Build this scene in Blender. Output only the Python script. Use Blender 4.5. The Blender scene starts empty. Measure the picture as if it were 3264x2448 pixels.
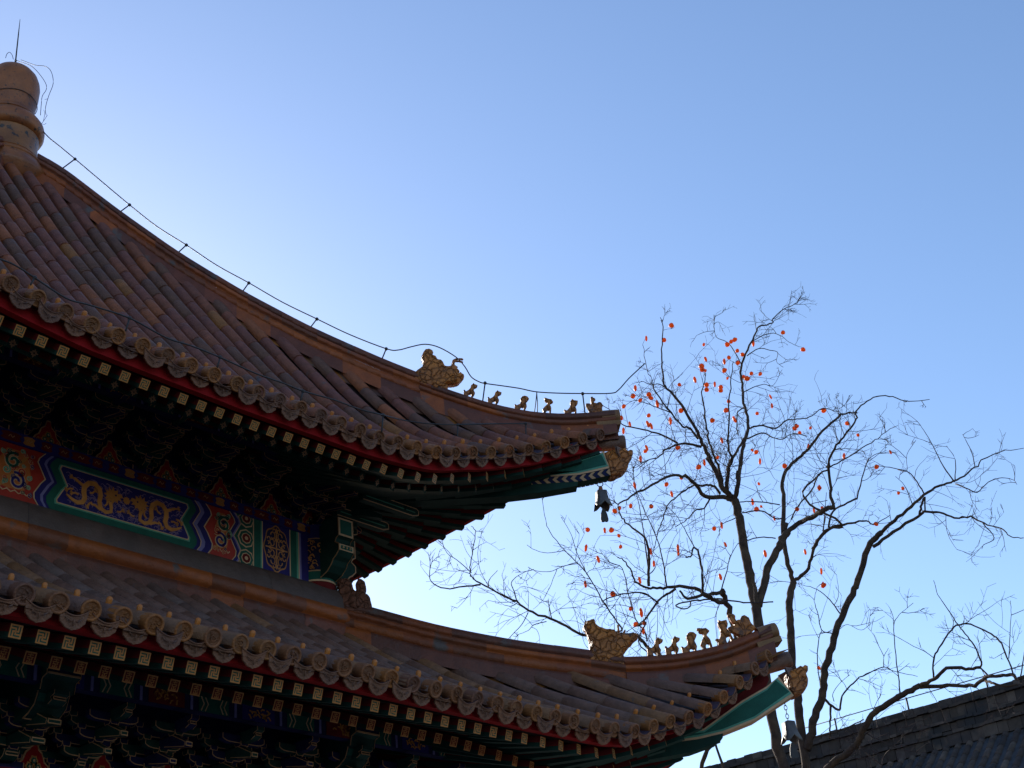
import bpy, bmesh, math, random
import numpy as np
from mathutils import Vector, Matrix
rnd = random.Random(7)
sc = bpy.context.scene
# ---------------------------------------------------------------- camera
CAM = np.array([-7.0844, -13.6204, 1.6]); YAW, PIT, ROL, FL = 0.8925, 0.5039, -0.1022, 1.3735
_F = np.array([math.sin(YAW)*math.cos(PIT), math.cos(YAW)*math.cos(PIT), math.sin(PIT)])
_R0 = np.array([math.cos(YAW), -math.sin(YAW), 0.0]); _U0 = np.cross(_R0, _F)
_R = _R0*math.cos(ROL)+_U0*math.sin(ROL); _U = -_R0*math.sin(ROL)+_U0*math.cos(ROL)
cd = bpy.data.cameras.new("camera"); cam = bpy.data.objects.new("camera", cd); sc.collection.objects.link(cam)
cd.sensor_width = 36; cd.lens = 36*FL; cd.clip_start = .1; cd.clip_end = 5000
M = Matrix.Identity(4)
for i in range(3):
    M[i][0] = _R[i]; M[i][1] = _U[i]; M[i][2] = -_F[i]; M[i][3] = CAM[i]
cam.matrix_world = M; sc.camera = cam
# ---------------------------------------------------------------- light
SUN_AZ, SUN_EL = math.radians(24.0), math.radians(22.0)      # azimuth from +y towards +x
w = bpy.data.worlds.new("World"); sc.world = w; w.use_nodes = True
nt = w.node_tree; bg = nt.nodes['Background']; sky = nt.nodes.new('ShaderNodeTexSky')
sky.sky_type = 'NISHITA'; sky.sun_disc = False; sky.sun_elevation = SUN_EL; sky.sun_rotation = SUN_AZ
sky.altitude = 50; sky.air_density = 1.0; sky.dust_density = 0.38; sky.ozone_density = 4.0
tn = nt.nodes.new('ShaderNodeMix'); tn.data_type = 'RGBA'; tn.blend_type = 'MULTIPLY'; tn.inputs[0].default_value = 1; tn.inputs[7].default_value = (1.05, 1.0, .98, 1)
nt.links.new(sky.outputs[0], tn.inputs[6]); nt.links.new(tn.outputs[2], bg.inputs[0]); bg.inputs[1].default_value = 0.15
sl = bpy.data.lights.new("sun", 'SUN'); sl.energy = 4.5; sl.angle = math.radians(.5); sl.color = (1, .93, .82)
so = bpy.data.objects.new("sun", sl); sc.collection.objects.link(so)
sd = Vector((math.sin(SUN_AZ)*math.cos(SUN_EL), math.cos(SUN_AZ)*math.cos(SUN_EL), math.sin(SUN_EL)))
so.rotation_euler = sd.to_track_quat('Z', 'Y').to_euler()
vs = sc.view_settings; vs.view_transform = 'Standard'; vs.look = 'None'; vs.gamma = 1; vs.exposure = 0.57; vs.use_curve_mapping = False

# ---------------------------------------------------------------- pixel helpers (source pixels -> world points)
def ray(u, v): return _F+_R*(u-1632)/(FL*3264)-_U*(v-1224)/(FL*3264)
def hit(u, v, n, d):
    n = np.array(n, float); r = ray(u, v); return CAM+r*((d-n@CAM)/(n@r))
def Zp(o, s, pts): return [(o[0]+s*p[0], o[1]+s*p[1])+tuple(p[2:]) for p in pts]
S2 = math.sqrt(.5)
def diag(u, v, n=0.0):                 # point on the hip plane (x = -y), n metres towards the camera side
    p = hit(u, v, (S2, S2, 0), -n); return p
def rz(u, v): p = diag(u, v); return (p[0]*2*S2-0, p[2])   # (distance along hip, z)
# ---------------------------------------------------------------- materials
def nmat(name, col, rough=.6, spec=.4, var=.25, scale=6., bump=.15, bscale=40., attr=False, col2=None, metal=0., stain=None, coat=0.):
    m = bpy.data.materials.new(name); m.use_nodes = True; t = m.node_tree; N = t.nodes; L = t.links
    b = N['Principled BSDF']; b.inputs['Roughness'].default_value = rough; b.inputs['Specular IOR Level'].default_value = spec
    b.inputs['Metallic'].default_value = metal
    if coat: b.inputs['Coat Weight'].default_value = coat; b.inputs['Coat Roughness'].default_value = .3
    tc = N.new('ShaderNodeTexCoord'); n1 = N.new('ShaderNodeTexNoise'); n1.inputs['Scale'].default_value = scale; n1.inputs['Detail'].default_value = 8
    n1.inputs['Roughness'].default_value = .65
    L.new(tc.outputs['Object'], n1.inputs['Vector'])
    mr = N.new('ShaderNodeMapRange'); mr.inputs[1].default_value = .25; mr.inputs[2].default_value = .75
    mr.inputs[3].default_value = 1-var; mr.inputs[4].default_value = 1+var; L.new(n1.outputs[0], mr.inputs[0])
    mul = N.new('ShaderNodeMix'); mul.data_type = 'RGBA'; mul.blend_type = 'MULTIPLY'; mul.inputs[0].default_value = 1
    if attr:
        a = N.new('ShaderNodeAttribute'); a.attribute_name = 'tint'; L.new(a.outputs['Color'], mul.inputs[6])
    elif col2:
        mx = N.new('ShaderNodeMix'); mx.data_type = 'RGBA'; n2 = N.new('ShaderNodeTexNoise'); n2.inputs['Scale'].default_value = scale*.35; n2.inputs['Detail'].default_value = 5
        L.new(tc.outputs['Object'], n2.inputs['Vector']); r2 = N.new('ShaderNodeMapRange'); r2.inputs[1].default_value = .42; r2.inputs[2].default_value = .6
        L.new(n2.outputs[0], r2.inputs[0]); L.new(r2.outputs[0], mx.inputs[0]); mx.inputs[6].default_value = (*col, 1); mx.inputs[7].default_value = (*col2, 1)
        L.new(mx.outputs[2], mul.inputs[6])
    else: mul.inputs[6].default_value = (*col, 1)
    L.new(mr.outputs[0], mul.inputs[7]); out = mul.outputs[2]
    if stain:
        n3 = N.new('ShaderNodeTexNoise'); n3.inputs['Scale'].default_value = stain[1]; n3.inputs['Detail'].default_value = 10; L.new(tc.outputs['Object'], n3.inputs['Vector'])
        r3 = N.new('ShaderNodeMapRange'); r3.inputs[1].default_value = stain[2]; r3.inputs[2].default_value = stain[2]+.08; L.new(n3.outputs[0], r3.inputs[0])
        m3 = N.new('ShaderNodeMix'); m3.data_type = 'RGBA'; L.new(r3.outputs[0], m3.inputs[0]); L.new(out, m3.inputs[6]); m3.inputs[7].default_value = (*stain[0], 1); out = m3.outputs[2]
    L.new(out, b.inputs['Base Color'])
    if bump:
        n4 = N.new('ShaderNodeTexNoise'); n4.inputs['Scale'].default_value = bscale; n4.inputs['Detail'].default_value = 6; L.new(tc.outputs['Object'], n4.inputs['Vector'])
        bp = N.new('ShaderNodeBump'); bp.inputs['Strength'].default_value = bump; bp.inputs['Distance'].default_value = .02; L.new(n4.outputs[0], bp.inputs['Height']); L.new(bp.outputs[0], b.inputs['Normal'])
    return m
def smat(*a, **k):             # carved ceramic: relief lines, coloured darker in the grooves
    m = nmat(*a, **k); t = m.node_tree; N = t.nodes; L = t.links; b = N['Principled BSDF']
    tc = [n for n in N if n.type == 'TEX_COORD'][0]; nz = N.new('ShaderNodeTexNoise'); nz.inputs['Scale'].default_value = 6; L.new(tc.outputs['Object'], nz.inputs['Vector'])
    mp = N.new('ShaderNodeMix'); mp.data_type = 'VECTOR'; mp.inputs[0].default_value = .12; L.new(tc.outputs['Object'], mp.inputs[4]); L.new(nz.outputs['Color'], mp.inputs[5])
    v = N.new('ShaderNodeTexVoronoi'); v.feature = 'DISTANCE_TO_EDGE'; v.inputs['Scale'].default_value = 15; L.new(mp.outputs[1], v.inputs['Vector'])
    r = N.new('ShaderNodeMapRange'); r.inputs[1].default_value = .0; r.inputs[2].default_value = .16; L.new(v.outputs['Distance'], r.inputs[0])
    src = b.inputs['Base Color'].links[0].from_socket; mx = N.new('ShaderNodeMix'); mx.data_type = 'RGBA'; mx.inputs[6].default_value = (.07, .03, .018, 1)
    r2 = N.new('ShaderNodeMapRange'); r2.inputs[2].default_value = .07; r2.inputs[3].default_value = .25; L.new(v.outputs['Distance'], r2.inputs[0]); L.new(r2.outputs[0], mx.inputs[0]); L.new(src, mx.inputs[7]); L.new(mx.outputs[2], b.inputs['Base Color'])
    bp = [n for n in N if n.type == 'BUMP'][0]; b2 = N.new('ShaderNodeBump'); b2.inputs['Strength'].default_value = .9; b2.inputs['Distance'].default_value = .02; L.new(r.outputs[0], b2.inputs['Height']); L.new(bp.outputs[0], b2.inputs['Normal']); L.new(b2.outputs[0], b.inputs['Normal'])
    return m
MT = dict(
    tile=nmat('glazed_tile', (1, 1, 1), .55, .4, .38, 12, .45, 70, attr=True, stain=((.09, .07, .075), 5, .66)),
    ridge=nmat('ridge_glaze', (1, 1, 1), .55, .4, .3, 7, .35, 50, attr=True, stain=((.10, .07, .06), 4, .62)),
    statue=smat('statue_glaze', (.50, .165, .028), .55, .4, .3, 14, .5, 60, col2=(.36, .12, .028), stain=((.10, .04, .02), 12, .6)),
    statue_old=smat('unglazed_statue', (.17, .065, .04), .8, .2, .3, 14, .5, 60),
    finial=nmat('finial_glaze', (.30, .095, .022), .42, .45, .3, 6, .3, 40, col2=(.20, .062, .022), stain=((.03, .018, .014), 17, .60)),
    finial2=nmat('finial_ochre', (.30, .11, .022), .42, .45, .3, 5, .3, 40, col2=(.18, .065, .02), stain=((.03, .02, .015), 11, .56)),
    red=nmat('red_paint', (.27, .008, .010), .75, .12, .2, 5, .1, 40),
    darkred=nmat('dull_red_paint', (.12, .012, .012), .8, .1, .25, 5, .1, 40),
    green=nmat('green_paint', (.009, .078, .054), .65, .2, .25, 8, .1, 50),
    dgreen=nmat('dark_green_paint', (.010, .038, .030), .7, .15, .3, 6, .1, 50),
    lgreen=nmat('pale_green_paint', (.07, .25, .17), .55, .3, .2, 8, .1, 50),
    blue=nmat('blue_paint', (.018, .013, .11), .7, .2, .25, 8, .1, 50),
    dblue=nmat('dark_blue_paint', (.011, .012, .050), .7, .15, .3, 8, .1, 50),
    lblue=nmat('pale_blue_paint', (.15, .13, .30), .6, .3, .2, 8, .1, 50),
    white=nmat('cream_line', (.52, .32, .18), .6, .3, .2, 10, .1, 50),
    cream=nmat('aged_cream_paint', (.40, .23, .12), .6, .3, .3, 10, .1, 50),
    gold=nmat('gold_paint', (.50, .20, .045), .42, .5, .2, 20, .1, 50, col2=(.42, .155, .03)),
    goldd=nmat('dull_gold_paint', (.40, .21, .10), .55, .4, .3, 20, .1, 50),
    goldo=nmat('orange_gold_paint', (.40, .15, .03), .5, .4, .2, 20, .1, 50),
    orange=nmat('orange_paint', (.42, .11, .025), .55, .3, .2, 14, .1, 50),
    scarlet=nmat('scarlet_paint', (.32, .020, .010), .55, .3, .2, 14, .1, 50),
    purple=nmat('faded_violet_line', (.26, .16, .26), .6, .3, .2, 14, .1, 50),
    knob=nmat('tile_nail_cap', (.46, .14, .015), .45, .4, .3, 20, .1, 50, col2=(.44, .11, .03)),
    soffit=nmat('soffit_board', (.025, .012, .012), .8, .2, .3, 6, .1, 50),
    iron=nmat('dark_iron', (.035, .03, .03), .6, .4, .2, 20, .1, 50),
    bell=nmat('bell_iron', (.13, .115, .105), .5, .4, .3, 12, .2, 50, col2=(.08, .07, .07)),
    rust=nmat('rusty_iron', (.28, .09, .04), .8, .2, .3, 30, .3, 60),
    bark=nmat('bark', (.055, .036, .028), .9, .15, .4, 10, .8, 35, col2=(.085, .055, .035)),
    twig=nmat('twig_bark', (.05, .032, .03), .85, .2, .3, 10, 0),
    greyt=nmat('grey_roof_tile', (1, 1, 1), .8, .2, .35, 5, .4, 40, attr=True, stain=((.035, .033, .035), 1.2, .56)),
    wall=nmat('red_plaster', (.28, .05, .035), .8, .2, .2, 2, .1, 20),
    brick=nmat('grey_brick', (.16, .15, .15), .9, .1, .2, 3, .3, 20),
    stone=nmat('pale_stone', (.42, .40, .37), .8, .2, .2, 3, .2, 20),
    paving=nmat('stone_paving', (.13, .12, .11), .85, .2, .25, 1.2, .2, 8),
)
def fruit_mat():
    m = bpy.data.materials.new('persimmon_skin'); m.use_nodes = True; t = m.node_tree; N = t.nodes; L = t.links
    b = N['Principled BSDF']; b.inputs['Roughness'].default_value = .4; b.inputs['Base Color'].default_value = (.70, .12, .02, 1)
    tr = N.new('ShaderNodeBsdfTranslucent'); L.new(cr.outputs[2], tr.inputs[0]) if False else None; tr.inputs[0].default_value = (1.0, .30, .04, 1); mx = N.new('ShaderNodeMixShader'); mx.inputs[0].default_value = .65
    n = N.new('ShaderNodeTexNoise'); n.inputs['Scale'].default_value = 30; n.inputs['Detail'].default_value = 3; tc = N.new('ShaderNodeTexCoord'); L.new(tc.outputs['Object'], n.inputs['Vector'])
    cr = N.new('ShaderNodeMix'); cr.data_type = 'RGBA'; cr.inputs[6].default_value = (.90, .26, .03, 1); cr.inputs[7].default_value = (.45, .04, .012, 1); L.new(n.outputs[0], cr.inputs[0])
    L.new(cr.outputs[2], b.inputs['Base Color']); L.new(b.outputs[0], mx.inputs[1]); L.new(tr.outputs[0], mx.inputs[2])
    L.new(mx.outputs[0], N['Material Output'].inputs['Surface']); return m
MT['fruit'] = fruit_mat()

# ---------------------------------------------------------------- mesh builder
class MB:
    def __init__(s): s.v = []; s.f = []; s.m = []; s.c = []; s.mats = []; s.cur = 0; s.col = (1, 1, 1); s.sm = []; s.smooth = False
    def mat(s, k):
        if k not in s.mats: s.mats.append(k)
        s.cur = s.mats.index(k); return s
    def add(s, vs, fs, smooth=None):
        o = len(s.v); s.v += [tuple(map(float, p)) for p in vs]
        for f in fs: s.f.append(tuple(i+o for i in f)); s.m.append(s.cur); s.c.append(s.col); s.sm.append(s.smooth if smooth is None else smooth)
    def box(s, c, h, X=(1, 0, 0), Y=(0, 1, 0), Z=(0, 0, 1)):
        c = np.array(c, float); X, Y, Z = [np.array(a, float) for a in (X, Y, Z)]
        vs = [c+X*h[0]*i+Y*h[1]*j+Z*h[2]*k for i in (-1, 1) for j in (-1, 1) for k in (-1, 1)]
        s.add(vs, [(0, 1, 3, 2), (4, 6, 7, 5), (0, 4, 5, 1), (2, 3, 7, 6), (0, 2, 6, 4), (1, 5, 7, 3)], False)
    def prism(s, poly, o, U, V, N, t0, t1):     # polygon (u,v) in plane U,V extruded along N from t0 to t1
        o = np.array(o, float); U, V, N = [np.array(a, float) for a in (U, V, N)]; n = len(poly)
        area = sum(poly[i][0]*poly[(i+1) % n][1]-poly[(i+1) % n][0]*poly[i][1] for i in range(n))
        if area*(np.dot(np.cross(U, V), N)) < 0: poly = poly[::-1]
        vs = [o+U*a+V*b+N*t0 for a, b in poly]+[o+U*a+V*b+N*t1 for a, b in poly]
        s.add(vs, [tuple(range(n))[::-1], tuple(range(n, 2*n))]+[(i, (i+1) % n, n+(i+1) % n, n+i) for i in range(n)], False)
    def poly(s, pts): s.add(pts, [tuple(range(len(pts)))], False)
    def ribbon(s, pts, w, o, U, V, N, t):       # flat ribbon raised t above plane; pts (u,v[,w])
        o = np.array(o, float); U, V, N = [np.array(a, float) for a in (U, V, N)]; n = len(pts); L = []; R = []
        for i in range(n):
            a = pts[max(i-1, 0)]; b = pts[min(i+1, n-1)]; d = np.array([b[0]-a[0], b[1]-a[1]]); d = d/(np.hypot(*d)+1e-9); q = np.array([-d[1], d[0]])
            ww = pts[i][2] if len(pts[i]) > 2 else w
            L.append(np.array(pts[i][:2])+q*ww/2); R.append(np.array(pts[i][:2])-q*ww/2)
        P = lambda a, h: o+U*a[0]+V*a[1]+N*h
        for i in range(n-1):
            vs = [P(R[i], t), P(R[i+1], t), P(L[i+1], t), P(L[i], t), P(R[i], 0), P(R[i+1], 0), P(L[i+1], 0), P(L[i], 0)]
            s.add(vs, [(0, 1, 2, 3), (4, 5, 1, 0), (3, 2, 6, 7)], False)
    def tube(s, pts, rad, n=6, cap=True, smooth=True):
        P = [np.array(p, float) for p in pts]; K = len(P); R = rad if hasattr(rad, '__len__') else [rad]*K; vs = []; ref = None
        for i in range(K):
            d = P[min(i+1, K-1)]-P[max(i-1, 0)]; d = d/(np.linalg.norm(d)+1e-9)
            if ref is None: ref = np.array([0, 0, 1.]) if abs(d[2]) < .9 else np.array([1., 0, 0])
            a = np.cross(d, ref); a /= np.linalg.norm(a)+1e-9; b = np.cross(d, a); ref = np.cross(a, d)*1.0 if False else ref
            for k in range(n):
                th = 2*math.pi*k/n; vs.append(P[i]+(a*math.cos(th)+b*math.sin(th))*R[i])
        fs = [(i*n+k, (i+1)*n+k, (i+1)*n+(k+1) % n, i*n+(k+1) % n) for i in range(K-1) for k in range(n)]
        if cap: fs += [tuple(range(n)), tuple(range((K-1)*n, K*n))[::-1]]
        s.add(vs, fs, smooth)
    def lathe(s, prof, c=(0, 0, 0), n=32, ax=None, cap=False):      # prof (r,z)
        if ax is None: A, B, D = np.array([1., 0, 0]), np.array([0, 1., 0]), np.array([0, 0, 1.])
        else: A, B, D = [np.array(a, float) for a in ax]
        c = np.array(c, float); vs = [c+A*r*math.cos(2*math.pi*k/n)+B*r*math.sin(2*math.pi*k/n)+D*z for r, z in prof for k in range(n)]; K = len(prof)
        fs = [(i*n+k, i*n+(k+1) % n, (i+1)*n+(k+1) % n, (i+1)*n+k) for i in range(K-1) for k in range(n)]
        if cap: fs += [tuple(range(n))[::-1], tuple(range((K-1)*n, K*n))]
        s.add(vs, fs, True)
    def ball(s, c, r, n=8, sx=1, sy=1, sz=1):
        c = np.array(c, float); vs = []
        for i in range(n+1):
            a = math.pi*i/n
            for k in range(n+2):
                th = 2*math.pi*k/(n+2); vs.append(c+np.array([sx*math.sin(a)*math.cos(th), sy*math.sin(a)*math.sin(th), -sz*math.cos(a)])*r)
        m = n+2; s.add(vs, [(i*m+k, i*m+(k+1) % m, (i+1)*m+(k+1) % m, (i+1)*m+k) for i in range(n) for k in range(m)], True)
    def xform(s, fn, flip=False):
        s.v = [tuple(fn(*p)) for p in s.v]
        if flip: s.f = [f[::-1] for f in s.f]
        return s
    def mesh(s, name, origin=(0, 0, 0)):
        me = bpy.data.meshes.new(name); o = origin
        me.from_pydata([(p[0]-o[0], p[1]-o[1], p[2]-o[2]) for p in s.v], [], s.f)
        for k in s.mats: me.materials.append(MT[k])
        me.polygons.foreach_set('material_index', s.m); me.polygons.foreach_set('use_smooth', s.sm)
        ca = me.color_attributes.new('tint', 'FLOAT_COLOR', 'CORNER'); buf = []
        for f, c in zip(s.f, s.c): buf += [c[0], c[1], c[2], 1.0]*len(f)
        ca.data.foreach_set('color', buf); me.update(); return me
    def build(s, name, parent=None, origin=(0, 0, 0)):
        o = bpy.data.objects.new(name, s.mesh(name, origin)); sc.collection.objects.link(o); o.location = origin
        if parent is not None: attach(o, parent)
        return o
def wloc(o):
    v = Vector(o.location); p = o.parent
    while p is not None: v = Vector(p.location)+v; p = p.parent
    return v
def attach(o, parent):          # parents carry translation only
    o.location = Vector(o.location)-wloc(parent); o.parent = parent
def empty(name, loc, label, cat, group=None):
    o = bpy.data.objects.new(name, None); sc.collection.objects.link(o); o.location = loc; tag(o, label, cat, group); return o
def tag(o, label=None, cat=None, group=None, kind=None):
    for k, v in (('label', label), ('category', cat), ('group', group), ('kind', kind)):
        if v: o[k] = v
    return o
def recalc(o):
    bm = bmesh.new(); bm.from_mesh(o.data); bmesh.ops.recalc_face_normals(bm, faces=bm.faces); bm.to_mesh(o.data); bm.free()

# ---------------------------------------------------------------- roof geometry
def lerp(a, b, t): return a+(b-a)*t
def table(T, x):
    if x <= T[0][0]: return T[0][1]+(x-T[0][0])*(T[1][1]-T[0][1])/(T[1][0]-T[0][0])
    for (a, p), (b, q) in zip(T, T[1:]):
        if x <= b: return lerp(p, q, (x-a)/(b-a))
    (a, p), (b, q) = T[-2:]; return q+(x-b)*(q-p)/(b-a)
class Roof: pass
UP = Roof(); UP.rise = .28; UP.E = 4.865; UP.c = 5.2; UP.xi = .12; UP.pitch = .25
UP.P = [(.12, 13.36), (.3, 13.07), (.77, 12.42), (1.05, 12.02), (1.57, 11.30), (2.13, 10.58), (2.7, 9.87), (3.3, 9.15), (3.7, 8.71), (4.0, 8.43), (4.3, 8.21), (4.6, 8.05), (4.865, 7.93)]
UP.Lh = [(0, 0), (.5, 0), (.77, .03), (1.05, .08), (1.57, .14), (2.13, .24), (2.7, .38), (3.3, .60), (3.6, .74), (3.8, .81), (4.16, .88), (4.56, .95), (4.9, 1.08), (5.2, 1.25)]
UP.Y = [(0, 4.865), (2.6, 4.868), (3.25, 4.9), (3.8, 4.965), (4.07, 5.01), (4.35, 5.06), (4.63, 5.12), (4.9, 5.175), (5.2, 5.21)]
UP.Z = [(0, 7.9), (1.6, 7.92), (2.1, 7.97), (2.42, 8.01), (2.69, 8.08), (2.97, 8.17), (3.25, 8.25), (3.52, 8.338), (3.8, 8.434), (4.07, 8.53), (4.35, 8.655), (4.63, 8.77), (4.9, 8.88), (5.2, 8.98)]
UP.rows = [1.865+(12-k)*.276 if k < 12 else 4.865-.25*k for k in range(1, 40)]
LO = Roof(); LO.rise = .5; LO.E = 5.864; LO.c = 6.25; LO.xi = 2.95; LO.pitch = .25
LO.P = [(2.9, 6.68), (3.2, 6.465), (3.6, 6.20), (4.0, 5.94), (4.4, 5.72), (4.9, 5.48), (5.4, 5.26), (5.864, 5.07)]
LO.Lh = [(2.9, .02), (3.2, .05), (3.6, .10), (4.1, .27), (4.45, .42), (4.75, .53), (5.02, .55), (5.29, .67), (5.51, .76), (5.74, .88), (5.95, 1.04), (6.1, 1.2), (6.25, 1.32)]
LO.Y = [(0, 5.864), (2.3, 5.88), (2.9, 5.91), (3.7, 5.94), (4.3, 5.985), (4.57, 6.01), (4.86, 6.05), (5.15, 6.1), (5.43, 6.135), (5.71, 6.18), (6.0, 6.22), (6.25, 6.25)]
LO.Z = [(0, 5.05), (2.3, 5.03), (3.4, 5.02), (3.72, 5.05), (4.0, 5.13), (4.29, 5.215), (4.57, 5.29), (4.86, 5.41), (5.14, 5.562), (5.43, 5.76), (5.71, 5.94), (6.0, 6.12), (6.25, 6.27)]
LO.rows = [2.864+(12-k)*.285 if k < 12 else 5.864-.25*k for k in range(1, 48)]
# the east side of the upper roof overhangs a little less than the front
UPR = Roof(); UPR.__dict__.update(UP.__dict__); UPR.E = 4.5
UPR.Y = [(0, 4.5), (2.1, 4.5), (2.7, 4.53), (3.3, 4.62), (3.8, 4.74), (4.35, 4.93), (4.9, 5.13), (5.2, 5.21)]
UPR.Z = [(0, 8.31), (1.6, 8.31), (2.1, 8.31), (2.7, 8.36), (3.3, 8.45), (3.8, 8.56), (4.35, 8.72), (4.9, 8.89), (5.2, 8.98)]
def surf(R, x, y):                      # y = distance from centre towards the eave (positive), returns z
    ax = abs(x); xi = max(ax, R.xi); Ye = table(R.Y, ax); Le = table(R.Z, ax)-table(R.P, Ye); Lh = table(R.Lh, xi)
    t = 0 if Ye-xi < 1e-6 else min(max((y-xi)/(Ye-xi), 0), 1.1)
    return table(R.P, y)+lerp(Lh, Le, t)
def surfp(R, x, t):                     # t 0 = hip/top, 1 = eave
    ax = abs(x); xi = max(ax, R.xi); y = lerp(xi, table(R.Y, ax), t); return np.array([x, -y, surf(R, x, y)])
def tint(i=0):
    r = rnd.random()
    if r < .45: c = (0.1577, 0.04879, 0.03136)
    elif r < .72: c = (0.1199, 0.04879, 0.02851)
    elif r < .90: c = (0.1893, 0.05545, 0.02614)
    elif r < .975: c = (0.2398, 0.06654, 0.01996)
    else: c = (.24, .085, .018)
    if i: c = rnd.choice([(0.2524, 0.07024, 0.02138), (0.1893, 0.05766, 0.02614), (0.1515, 0.04879, 0.02947)])
    f = rnd.uniform(.92, 1.08); return tuple(a*f for a in c)
def tint_low(i=0):
    r = rnd.random()
    c = (.130, .060, .041) if r < .8 else ((.115, .062, .048) if r < .95 else (.18, .075, .03))
    if i: c = rnd.choice([(.20, .082, .028), (.17, .075, .034), (.14, .062, .04)])
    f = rnd.uniform(.95, 1.05); return tuple(a*f for a in c)
def roof_base(R, side=1, lim=None):
    mb = MB().mat('tile'); mb.col = (.040, .022, .020); xs = np.linspace(-R.c, R.c, 61); K = 14  # pan surface coloured dark, painting shade into the gaps between tile rows
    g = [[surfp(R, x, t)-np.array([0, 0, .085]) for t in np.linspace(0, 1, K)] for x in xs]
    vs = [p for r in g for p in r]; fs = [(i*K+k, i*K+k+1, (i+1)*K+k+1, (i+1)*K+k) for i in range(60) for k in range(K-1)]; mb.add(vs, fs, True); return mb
def tile_row(mb, R, x, seg=.4, n=7, tf=tint, rad=.074, t1=1.0, jit=True):
    top = surfp(R, x, 0); bot = surfp(R, x, t1); L = np.linalg.norm(bot-top); K = max(2, int(L/seg))
    rc = []
    off = rnd.random()*.5
    ts = [0]+[min((k+off)/K, 1) for k in range(1, K)]+[1]
    for i in range(len(ts)-1):
        a = surfp(R, x, ts[i]*t1); b = surfp(R, x, ts[i+1]*t1); d = b-a; d /= np.linalg.norm(d); X = np.array([1., 0, 0]); N = np.cross(X, d); N /= np.linalg.norm(N)
        if N[2] < 0: N = -N
        j = rnd.uniform(-.007, .007) if jit else 0; dz = rnd.uniform(-.004, .004) if jit else 0; low = R is LO; i == 0 and rc.append(tf(0)); mb.col = tf(1) if i >= len(ts)-2 and rnd.random() < .8 else (rc[0] if low and rnd.random() < .93 else tf(0)); b2 = b+d*.006
        vs = []
        for p, r in ((a, rad*(.985 if R is not LO else .999)), (b2, rad*1.008)):
            for k in range(n+1):
                th = math.pi*(k/n)*1.24-math.pi*.12; vs.append(p+X*(r*math.cos(th)+j)+N*(r*math.sin(th)+dz))
        m = n+1; fs = [(k, k+1, m+k+1, m+k) for k in range(n)]; fs.append(tuple(range(m, 2*m)))
        mb.add(vs, fs, True); mb.sm[-1] = False
def end_dir(R, x, ):                     # outward direction of a row at the eave
    a = surfp(R, x, .9); b = surfp(R, x, 1.0); d = b-a; return b, d/np.linalg.norm(d)
def row_slots(R, rows):                  # drip tiles sit between neighbouring rows
    return [(rows[i]+rows[i+1])/2 for i in range(len(rows)-1)]
# prototypes: local frame: X along eave, D outward (local +Y = outward), Z up/normal
def end_tile_mesh(seed):
    mb = MB().mat('tile'); r0 = random.Random(seed)
    c = r0.choice([(0.24, 0.08518, 0.02079), (0.2, 0.07039, 0.0231), (0.16, 0.06298, 0.02772), (0.27, 0.08892, 0.01848), (0.15, 0.05557, 0.02772)]); mb.col = c; rd = .074; ax = ((1, 0, 0), (0, 0, 1), (0, -1, 0))
    mb.lathe([(rd*.96, .10), (rd, .0), (rd, -.012), (rd*.78, -.014), (rd*.74, -.004)], n=20, ax=ax)
    mb.col = tuple(a*.72 for a in c); mb.lathe([(rd*.74, -.004), (.0005, -.004)], n=20, ax=ax)
    # dragon relief: curled ridge on the disc
    mb.col = tuple(a*.86 for a in c); pts = [(.030*math.cos(a)*(1-.07*i), .006, .030*math.sin(a)*(1-.07*i)) for i, a in enumerate(np.linspace(r0.random()*6, r0.random()*6+6.5, 14))]
    mb.tube(pts, .006, 5); 
    for k in range(4): a = r0.random()*6.3; mb.tube([(.02*math.cos(a), .006, .02*math.sin(a)), (.042*math.cos(a+.5), .006, .042*math.sin(a+.5))], .005, 4)
    return mb.mesh('end_tile')
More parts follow.
